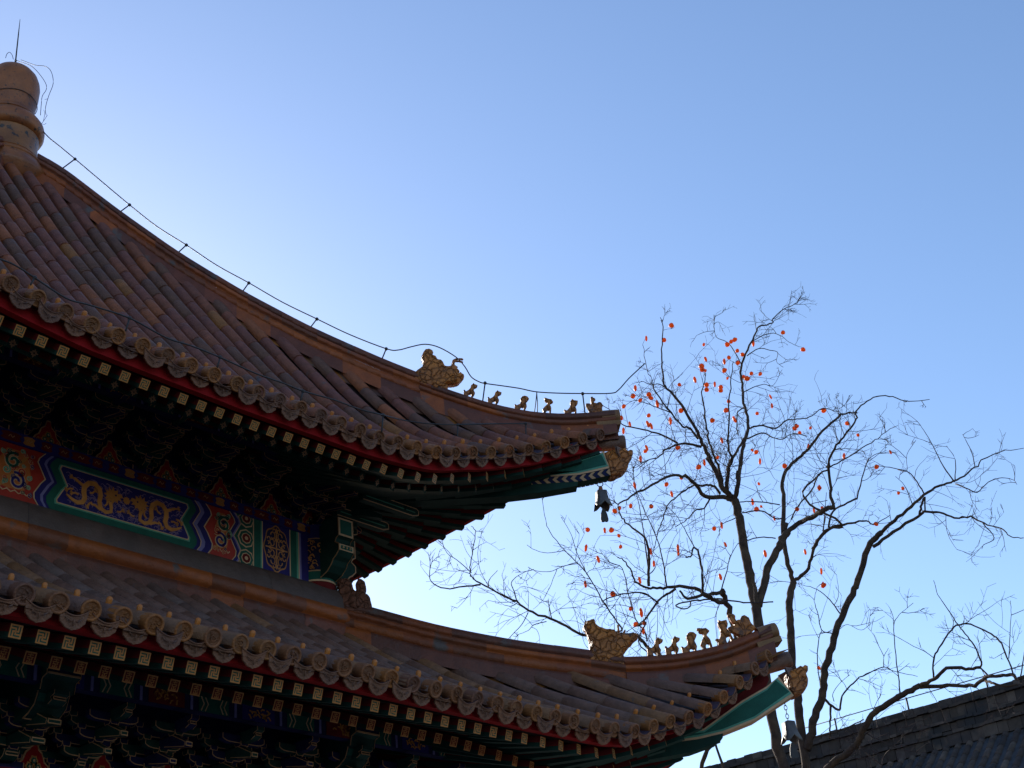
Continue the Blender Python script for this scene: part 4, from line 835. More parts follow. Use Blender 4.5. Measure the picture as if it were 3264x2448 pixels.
rect(hx, 'blue', 1.868, 2.235, ZB, ZT, .004); cx, cz = 2.05, (ZB+ZT)/2
for mt, k, t in (('goldo', 1, .008), ('dblue', .93, .010)):
    hx.mat(mt); hx.add([O3+U3*(cx+.172*k*math.cos(a)*(1+.05*math.cos(8*a)))+V3*(cz+.262*k*math.sin(a)*(1+.05*math.cos(8*a)))+N3*t for a in np.linspace(0, 6.283, 41)[:-1]], [tuple(range(40))], False)
hx.mat('gold'); r0 = random.Random(4)
hx.ribbon([(cx, cz-.235), (cx, cz+.235)], .014, O3, U3, V3, N3, .013); hx.ribbon([(cx-.15, cz), (cx+.15, cz)], .014, O3, U3, V3, N3, .013)
for q in range(4):
    sx, sz = (1 if q % 2 else -1), (1 if q > 1 else -1)
    for (a, b, r) in ((.06, .06, .03), (.05, .145, .03), (.105, .09, .022), (.09, .03, .018), (.03, .20, .018), (.03, .1, .016)):
        pts = [(cx+sx*(a+r*math.cos(t*5.5)), cz+sz*(b+r*1.3*math.sin(t*5.5))) for t in np.linspace(0, 1, 9)]; hx.ribbon(pts, .012, O3, U3, V3, N3, .012)
hx.build('medallion_panel', lint)
# ---- corner column with painted head and protruding beam ends
def column(x, y, z0, z1, r, name='column'):
    m = MB().mat('darkred'); m.lathe([(r, z0), (r, z1)], (x, y, 0), 28); return m
cu = column(2.70, -2.70, 5.8, 7.285, .215); cu.mat('white'); cu.lathe([(.222, 7.285), (.222, 7.305)], (2.7, -2.7, 0), 28); cu.mat('green'); cu.lathe([(.220, 7.305), (.220, 7.40)], (2.7, -2.7, 0), 28); cu.mat('goldd'); cu.lathe([(.222, 7.40), (.222, 7.415)], (2.7, -2.7, 0), 28)
cu.mat('dblue'); cu.lathe([(.2195, 7.415), (.2195, 7.79)], (2.7, -2.7, 0), 28); cu.mat('goldd'); cu.lathe([(.222, 7.775), (.222, 7.79)], (2.7, -2.7, 0), 28); cu.mat('blue'); cu.lathe([(.2205, 7.79), (.2205, 7.95)], (2.7, -2.7, 0), 28)
cu.mat('gold'); r0 = random.Random(9)
for i in range(64):      # gold scroll foliage around the head
    a0 = r0.uniform(-3.0, -.6); z = 7.44+r0.random()*.30; r = r0.uniform(.022, .045)
    pts = [(2.7+.226*math.cos(a0+r*4.2*math.cos(t)*(1-.1*t)), -2.7+.226*math.sin(a0+r*4.2*math.cos(t)*(1-.1*t)), z+r*math.sin(t)*(1-.1*t)) for t in np.linspace(0, 5, 10)]; cu.tube(pts, .0065, 4)
co = cu.build('column', pav)
for sx, sy in ((1, 1), (-1, 1), (-1, -1)): column(2.7*sx, 2.7*sy, 5.8, 7.95, .215).build('column', pav)
def beam_end(k):
    m = MB(); U = np.array([0, -1., 0]); V = np.array([0, 0, 1.]); N = np.array([1., 0, 0]); o = np.array([2.70, -2.70, 0])
    pr = [(.1, 7.93), (.50, 7.93), (.50, 7.72), (.46, 7.70), (.44, 7.66), (.50, 7.62), (.50, 7.55), (.45, 7.50), (.40, 7.47), (.37, 7.42), (.30, 7.36), (.22, 7.33), (.1, 7.31)]
    m.mat('dgreen'); m.prism(pr, o, U, V, N, -.105, .105); zt = lambda a: a
    for mt, g, t in (('white', 0, .003), ('green', .022, .006)):
        m.mat(mt); m.add([o+U*(.50+t)+N*x+V*z for x, z in ((-.105+g, 7.72+g), (.105-g, 7.72+g), (.105-g, 7.93-g), (-.105+g, 7.93-g))], [(0, 1, 2, 3)], False)
        m.add([o+U*(.50+t)+N*x+V*z for x, z in ((-.105+g, 7.55+g*.6), (.105-g, 7.55+g*.6), (.105-g, 7.62-g*.6), (-.105+g, 7.62-g*.6))], [(0, 1, 2, 3)], False)
    m.mat('goldd')
    for s in (-1, 1): m.ribbon([(a, b) for a, b in pr[1:]], .014, o+N*s*.106, U, V, N*s, .003)
    for j in range(3): m.mat('white'); m.ball(o+U*.51+N*(-.05+.05*j)+V*7.585, .012, 6)
    if k: m.xform(lambda x, y, z: (-y, -x, z), flip=True)
    return m.build('beam_end', co)
beam_end(0); beam_end(1)

# ---------------------------------------------------------------- lower storey
A2 = 3.8
lw = MB().mat('dblue'); lw.box((0, 0, 4.95), (A2-.1, A2-.1, .45)); lw.mat('wall'); lw.box((0, 0, 2.3), (A2-.55, A2-.55, 1.9))
lw = lw.build('storey_wall', pav)
lint2 = MB()
for k in range(4):
    b = MB().mat('dgreen'); b.box((0, -A2, 4.19), (A2, .16, .24)); b.mat('blue'); b.box((0, -A2, 4.475), (A2+.1, .18, .04)); b.mat('green')
    for x in (-2.6, -1, .6, 2.2): b.box((x, -A2-.162, 4.19), (.35, .004, .2))
    merge(lint2, b.xform(rot_z(k)))
lint2.build('lintel', lw)
b3 = bracket('dgreen', 'dblue', wide=1.25).mesh('bracket_set'); b4 = bracket('dblue', 'dgreen', wide=1.25).mesh('bracket_set')
def head_bracket():
    m = bracket('dblue', 'dgreen', wide=2.2); U = np.array([0, -1., 0]); V = np.array([0, 0, 1.]); N = np.array([1., 0, 0])
    pr = [(-.1, .42), (.78, .42), (.80, .50), (.86, .52), (.86, .60), (.78, .62), (.78, .74), (-.1, .74)]
    m.mat('dgreen'); m.prism(pr, (0, 0, 0), U, V, N, -.14, .14)
    for q in (-1, 1): m.mat('goldd'); m.ribbon(pr[1:-1], .012, N*q*.14, U, V, N*q, .003)
    m.mat('goldd'); m.box(U*.787+N*0+V*.63, (.006, .135, .006), U, N, V); m.box(U*.867+V*.525, (.006, .135, .006), U, N, V); m.box(U*.867+V*.595, (.006, .135, .006), U, N, V); m.mat('green'); m.add([U*.783+N*x+V*z for x, z in ((-.125, .635), (.125, .635), (.125, .73), (-.125, .73))], [(0, 1, 2, 3)], False)
    m.mat('dblue'); m.add([U*.863+N*x+V*z for x, z in ((-.13, .532), (.13, .532), (.13, .59), (-.13, .59))], [(0, 1, 2, 3)], False)
    pr = [(-.1, .26), (.55, .26), (.62, .28), (.70, .33), (.74, .42), (-.1, .42)]
    m.mat('dgreen'); m.prism(pr, (0, 0, 0), U, V, N, -.13, .13)
    for q in (-1, 1): m.mat('goldd'); m.ribbon(pr[1:-1], .012, N*q*.13, U, V, N*q, .003)
    m.mat('goldd'); m.box(U*.56+V*.262, (.006, .125, .006), U, N, V); m.mat('green')
    pts = [(.553, .268), (.618, .286), (.692, .333), (.735, .412)]
    for (a, b_), (c, d) in zip(pts, pts[1:]): m.add([U*(a+.005)+N*-.118+V*(b_-.004), U*(a+.005)+N*.118+V*(b_-.004), U*(c+.005)+N*.118+V*(d-.004), U*(c+.005)+N*-.118+V*(d-.004)], [(0, 1, 2, 3)], False)
    return m.mesh('column_bracket')
hb = head_bracket()
SL = .6
for x in (-1.53, 1.53): inst_front('column_bracket', hb, lw, x, -A2+.02, 4.51)
for i, x in enumerate((-2.75, -2.14, -.93, -.33, .33, .93, 2.14, 2.75)): inst_front('bracket_set', b3 if i % 2 else b4, lw, x, -A2+.02, 4.51)
for x in (-2.45, -1.83, -1.24, -.63, 0.0, .63, 1.24, 1.83, 2.45, 3.05): inst_front('padding_board', pb, lw, x, -A2-.02, 4.52)
# painted eave purlin beam in front of the brackets, both storeys
def purlin(y, z0, z1, x1, parent, seed, lab):
    m = MB(); hgt = z1-z0; r0 = random.Random(seed)
    for k in range(4):
        b = MB().mat('dblue'); b.box((0, -y, (z0+z1)/2), (x1, .04, hgt/2)); b.mat('dgreen'); b.tube([(-x1-.1, -y+.0, z1+.07), (x1+.1, -y+.0, z1+.07)], .075, 10)
        if k == 0:
            x = -x1; j = 0
            while x < x1-.2:
                L = (.30, .10, .34, .10)[j % 4]
                if j % 4 == 0:
                    b.mat('green'); b.box((x+L/2, -y-.042, (z0+z1)/2), (L/2, .003, hgt*.46)); b.mat('white')
                    for q in (.02, .06): b.ribbon([(x+q, z0+.01), (x+q+.03, (z0+z1)/2), (x+q, z1-.01)], .010, (0, -y-.045, 0), (1, 0, 0), (0, 0, 1), (0, -1, 0), .003)
                    for q in (.02, .06): b.ribbon([(x+L-q, z0+.01), (x+L-q-.03, (z0+z1)/2), (x+L-q, z1-.01)], .010, (0, -y-.045, 0), (1, 0, 0), (0, 0, 1), (0, -1, 0), .003)
                elif j % 4 == 2:
                    b.mat('blue' if (j//4) % 2 else 'darkred'); b.box((x+L/2, -y-.042, (z0+z1)/2), (L/2, .003, hgt*.46)); b.mat('gold')
                    for q in range(16):
                        c = (x+L/2+r0.uniform(-.32, .32)*L, (z0+z1)/2+r0.uniform(-.28, .28)*hgt); a = r0.random()*6
                        b.ribbon([(c[0]-.022*math.cos(a), c[1]-.022*math.sin(a)), (c[0], c[1]+.01), (c[0]+.022*math.cos(a), c[1]+.022*math.sin(a))], .012, (0, -y-.045, 0), (1, 0, 0), (0, 0, 1), (0, -1, 0), .004)
                else:
                    b.mat('lblue'); b.box((x+L/2, -y-.042, (z0+z1)/2), (.012, .003, hgt*.46))
                x += L+.02; j += 1
        merge(m, b.xform(rot_z(k)))
    return m.build('painted_purlin', parent)
purlin(3.40, 8.30, 8.40, 3.75, upf, 1, '')
purlin(4.52, 4.98, 5.12, 4.85, lw, 2, '')
for sx in (-1, 1):
    for p in ((A2*sx, -A2), (A2*sx, A2)): column(p[0], p[1], .8, 4.5, .24).build('column', pav)
    column(1.53*sx, -A2, .8, 4.5, .22).build('column', pav); column(A2, 1.53*sx, .8, 4.5, .22).build('column', pav)

# ================================================================ wind bells
def bell(name, top, ztop, zbody, lab, chain):
    root = empty('wind_bell', tuple(top), lab, 'wind bell', 'iron wind bells under the eave corners'); x, y = top[0], top[1]; o = (x, y, 0)
    m = MB().mat('iron'); z = ztop; 
    if chain:
        k = 0; n = 5; L = (ztop-zbody)/n
        for k in range(n):
            zc = ztop-L*(k+.5); a = (k % 2)*math.pi/2+.5; m.tube([(x+.016*math.cos(t)*math.cos(a), y+.016*math.cos(t)*math.sin(a), zc+L*.62*math.sin(t)) for t in np.linspace(0, 6.283, 11)], .0042, 5)
    else:
        m.tube([(x+.035*math.cos(t)*.7, y-.035*math.cos(t)*.7, ztop-.03+.035*math.sin(t)) for t in np.linspace(0, 6.283, 13)], .006, 5)
        m.mat('rust'); m.ball((x, y, zbody+.035), .026, 8, 1, 1, 1.5)
    m.build('hanger', root, (x, y, ztop))
    b = MB().mat('bell'); H = .20; n = 4; wt, wb = .050, .080
    hexr = lambda w, z, i: (x+w*math.cos(math.pi/4+i*math.pi/2+.6)*1.1, y+w*math.sin(math.pi/4+i*math.pi/2+.6)*1.1, z)
    N = 24; rows = []
    for j, (w, z, sc_) in enumerate([(wt*.4, zbody+.012, 0), (wt, zbody, 0), (wt*1.08, zbody-.06, 0), (wt*1.25, zbody-.12, 0), (wb, zbody-.175, .6), (wb*1.12, zbody-.215, 1)]):
        for i in range(N):
            a = 2*math.pi*i/N+.97; sq = 1/max(abs(math.cos(a-.97)), abs(math.sin(a-.97)))**.9*.95       # petal skirt
            rows.append((x+w*sq*math.cos(a), y+w*sq*math.sin(a), z+(.065*sc_*(1-abs(math.sin((a-.97)*2)))**.7)))
    fs = [(j*N+i, j*N+(i+1) % N, (j+1)*N+(i+1) % N, (j+1)*N+i) for j in range(5) for i in range(N)]+[tuple(range(N))[::-1]]
    b.add(rows, fs, True); bo = b.build('bell_body', root, (x, y, zbody)); sm = bo.modifiers.new('shell', 'SOLIDIFY'); sm.thickness = .009
    c = MB().mat('iron'); c.tube([(x, y, zbody-.02), (x, y, zbody-.24)], .004, 5); pr = [(-.014, 0), (.014, 0), (.036, -.06), (.045, -.13), (.040, -.155), (.022, -.165), (0, -.158), (-.022, -.165), (-.040, -.155), (-.045, -.13), (-.036, -.06)]
    c.prism(pr, (x, y, zbody-.215), (S2, -S2, 0), (0, 0, 1), (S2, S2, 0), -.006, .006); c.build('clapper', root, (x, y, zbody-.2)); return root
p = diag(1912, 1540); bell('wind_bell', (p[0], p[1], p[2]), p[2]+.02, diag(1912, 1568)[2], 'iron wind bell on a short ring under the upper eave corner', False)
p = diag(2503, 2250); bell('wind_bell', (p[0], p[1], p[2]), p[2]+.05, diag(2508, 2304)[2], 'iron wind bell on a chain under the lower eave corner', True)

# ================================================================ lightning conductors
def catmull(P, n=5):
    P = [np.array(p, float) for p in P]; Q = [2*P[0]-P[1]]+P+[2*P[-1]-P[-2]]; out = []
    for i in range(1, len(Q)-2):
        for t in np.linspace(0, 1, n, endpoint=False):
            a, b, c, d = Q[i-1:i+3]; out.append(.5*((2*b)+(-a+c)*t+(2*a-5*b+4*c-d)*t*t+(-a+3*b-3*c+d)*t**3))
    return out+[P[-1]]
lc = empty('lightning_conductor', (0, 0, 14.8), 'thin cable on clips along the upper hip ridge ending in a rod on the finial', 'lightning conductor')
z1 = ((0, 0), .4069); z2 = ((0, 600), .4069); z3 = ((700, 900), .4069); z4 = ((1300, 1050), .3617)
cab = Zp(*z1, [(305, 990), (380, 1075), (460, 1140), (587, 1245), (800, 1425), (1015, 1605)])+Zp(*z2, [(1230, 300), (1460, 445), (1700, 605), (1950, 742)])+Zp(*z3, [(490, 155), (762, 287), (1020, 410), (1305, 520), (1400, 530), (1500, 505), (1610, 485), (1720, 510), (1850, 585), (1920, 660), (1970, 740), (2030, 778), (2080, 792)])+Zp(*z4, [(830, 497), (985, 520), (1130, 550), (1330, 562), (1540, 565), (1790, 563), (1860, 530), (1950, 430), (2090, 300)])
m = MB().mat('iron'); m.tube(catmull([diag(u, v) for u, v in cab], 4), .0075, 5); m.build('cable', lc)
for (u, v), (fu, fv) in [((239, 507), (200, 536)), ((413, 653), (382, 676)), ((594, 781), (567, 806)), ((793, 902), (773, 930)), ((1010, 1017), (988, 1046)), ((1231, 1112), (1217, 1146)), ((1546, 1221), (1538, 1283)), ((1857, 1255), (1865, 1322))]:
    a, b = diag(u, v), diag(fu, fv); m = MB().mat('iron'); m.tube([b, a], .0085, 5); m.ball(a, .022, 6); m.build('cable_clip', lc, tuple(b))
for u in (1, 2): 
    a, b = diag(1711, 1251), diag(1703 if u == 1 else 1713, 1319); m = MB().mat('iron'); m.tube([a, (a+b)/2+[0.004*u, 0, 0], b], .006, 5); m.build('cable_drop', lc, tuple(b))
m = MB().mat('iron'); m.tube([(0, 0, 14.86), (0, 0, 15.05)], .014, 8); m.tube([(0, 0, 15.0), (0, 0, 15.5), (0, 0, 15.78)], [.010, .008, .003], 8); m.build('rod', lc, (0, 0, 14.86))
nv = (CAM[0], CAM[1], 0); q = lambda x, y: hit(.4069*x, .4069*y, nv, 0)
for k, P in enumerate(([(110, 560), (150, 575), (230, 605), (290, 660), (345, 740), (350, 790), (320, 840), (312, 900), (305, 990)], [(110, 560), (220, 600), (300, 610), (345, 650), (362, 740), (330, 830), (308, 900), (300, 950), (305, 990)], [(35, 545), (45, 515), (65, 500), (85, 520), (95, 555)])):
    m = MB().mat('iron'); m.tube(catmull([q(*p)+np.array([.05, -.05, 0])*(k == 1)-np.array([CAM[0], CAM[1], 0])*-.015*1 for p in P], 4), .0042 if k < 2 else .004, 5); m.build('wire_loop', lc)
def q2(x, y): return hit(.4069*x, .4069*y, nv, 0)
m = MB().mat('iron')
for P in ([(305, 990), (340, 950), (372, 900)], [(320, 965), (345, 975), (362, 965)], [(340, 950), (350, 890), (342, 860)], [(350, 780), (378, 772)]): m.tube(catmull([q2(*p) for p in P], 3), .003, 4)
m.build('wire_end', lc)
m = MB().mat('iron')      # band wire round the finial
m.tube([(.328*math.cos(t), .328*math.sin(t), 14.28+.01*math.sin(3*t)) for t in np.linspace(0, 6.283, 40)], .005, 4); m.build('band_wire', lc)
# dark cable running across the upper roof above the eave
lc2 = empty('lightning_cable', (0, -4.2, 8.8), 'black cable on short posts crossing the tiles just above the upper eave', 'lightning conductor')
pc = Zp(*z2, [(-500, 380), (0, 555), (130, 610), (270, 700), (520, 862), (700, 915), (1015, 1017), (1300, 1170), (1500, 1235), (1725, 1325)])+Zp(*z3, [(280, 712), (500, 790), (655, 852), (900, 922), (1100, 995), (1280, 1040), (1450, 1082), (1650, 1108), (1865, 1115), (2200, 1108)])+Zp(*z4, [(430, 838), (700, 832), (1040, 830)])
def onroof(u, v, h):        # point where the sight line passes h above the tile crowns of the front slope
    r = ray(u, v); lo_, hi_ = 5., 30.; best = None
    for t in np.linspace(8, 26, 900):
        P = CAM+r*t
        if abs(P[0]) < 5.15 and -5.2 < P[1] < -abs(P[0])+.05 and P[2] < surf(UP, P[0], -P[1])+h: best = P; break
    return best
pts = [onroof(u, v, .22) for u, v in pc]; pts = [p for p in pts if p is not None]
m = MB().mat('iron'); m.tube(catmull(pts, 4), .0075, 5); m.build('cable', lc2)
for (u, v) in [(111, 885), (413, 1014), (702, 1139), (966, 1247), (1221, 1323), (1459, 1354), (1676, 1350)]:
    a = onroof(u, v, .22)
    if a is None: continue
    b = np.array([a[0]-.03, a[1], surf(UP, a[0], -a[1])]); m = MB().mat('iron'); m.tube([b, a], .008, 5); m.ball(a, .018, 6); m.build('cable_post', lc2, tuple(b))

# ================================================================ grey hall beyond the court
hall = empty('grey_tiled_hall', (25, 0, 0), 'long grey tiled hall behind the bare trees at the lower right', 'building')
XH, ZR = 23.0, 9.83
def gt(): c = rnd.choice([(.085, .064, .054), (.070, .054, .047), (.10, .076, .062), (.062, .048, .044)]); f = rnd.uniform(.85, 1.15); return tuple(a*f for a in c)
Y0, Y1 = -14.0, 14.0
hz = lambda d: ZR-.95-d*.78+d*d*.028      # slope of the roof plane, d = distance from ridge
m = MB().mat('greyt'); m.col = (.06, .06, .065)
ds = np.linspace(0, 5.5, 12)
for s in (-1, 1):
    for a, b in zip(ds, ds[1:]): m.add([(XH+.3+s*(a+.02), Y0, hz(a)), (XH+.3+s*(b+.02), Y0, hz(b)), (XH+.3+s*(b+.02), Y1, hz(b)), (XH+.3+s*(a+.02), Y1, hz(a))], [(0, 1, 2, 3)], True)
hr = m.build('roof', hall)
y = Y0
while y < 5.0:
    y += .28; m = MB().mat('greyt'); j = 0; d = 0.0
    while d < 5.3:
        m.col = gt(); L = .32; a, b = (XH+.3-d, hz(d)+.0), (XH+.3-d-L, hz(d+L)+.0); dn = math.hypot(a[0]-b[0], a[1]-b[1]); nx, nz = -(a[1]-b[1])/dn, (a[0]-b[0])/dn; vs = []
        for (px, pz), r in ((a, .074), (b, .084)):
            for k in range(6): th = math.pi*k/5; vs.append((px+nx*r*math.sin(th), y+r*math.cos(th), pz+nz*r*math.sin(th)))
        m.add(vs, [(k, k+1, 7+k, 6+k) for k in range(5)]+[tuple(range(6, 12))], True); m.sm[-1] = False; d += L
    if y > -8.5: m.build('tile_row', hr)
m = MB().mat('greyt')
for (z0, z1_, r) in ((ZR-1.05, ZR-.80, .22), (ZR-.79, ZR-.72, .27), (ZR-.71, ZR-.55, .2), (ZR-.54, ZR-.48, .26), (ZR-.47, ZR-.22, .17), (ZR-.21, ZR-.15, .24), (ZR-.14, ZR, .15)):
    yy = Y0
    while yy < Y1:
        L = rnd.uniform(.16, .34); f_ = rnd.uniform(.5, 1.05); m.col = tuple(a*f_ for a in gt()); j = rnd.uniform(-.012, .012); m.box((XH+.3, min(yy+L/2, Y1), (z0+z1_)/2+j), (r+j, L/2-.004, (z1_-z0)/2)); yy += L
m.build('ridge', hr)
m = MB().mat('brick'); m.box((XH+.3, 0, 2.7), (4.6, Y1-.3, 2.6)); m.build('wall', hall)
m = MB().mat('dgreen'); m.box((XH+.3, 0, 5.45), (5.0, Y1-.2, .16)); m.build('eave', hr)
hc = empty('lightning_cable', (XH+.3, 0, ZR), 'thin wire on short posts along the grey hall ridge', 'lightning conductor')
m = MB().mat('iron'); m.tube([(XH+.3, -12, ZR+.3), (XH+.3, -6, ZR+.28), (XH+.3, 0, ZR+.3), (XH+.3, 3, ZR+.29)], .012, 4); m.build('wire', hc)
for yy in (-7.5, -5.6, -3.7, -1.75, .2, 2.1): m = MB().mat('iron'); m.tube([(XH+.3, yy, ZR-.02), (XH+.3, yy, ZR+.32)], .022, 5); m.build('cable_post', hc, (XH+.3, yy, ZR))

# ================================================================ persimmon trees
TR = random.Random(21)
def at(u, v, dist):             # point on the sight line at a given horizontal distance from the camera
    r = ray(u, v); return CAM+r*(dist/math.hypot(r[0], r[1]))
z10 = ((1900, 950), .3617); z11 = ((2500, 1150), .3617); z12 = ((2500, 1850), .3604); z13 = ((1300, 1500), .3617); z14 = ((1900, 1450), .3617); z9 = ((1750, 1850), .4069)
def Q(z, pts): return Zp(z[0], z[1], pts)
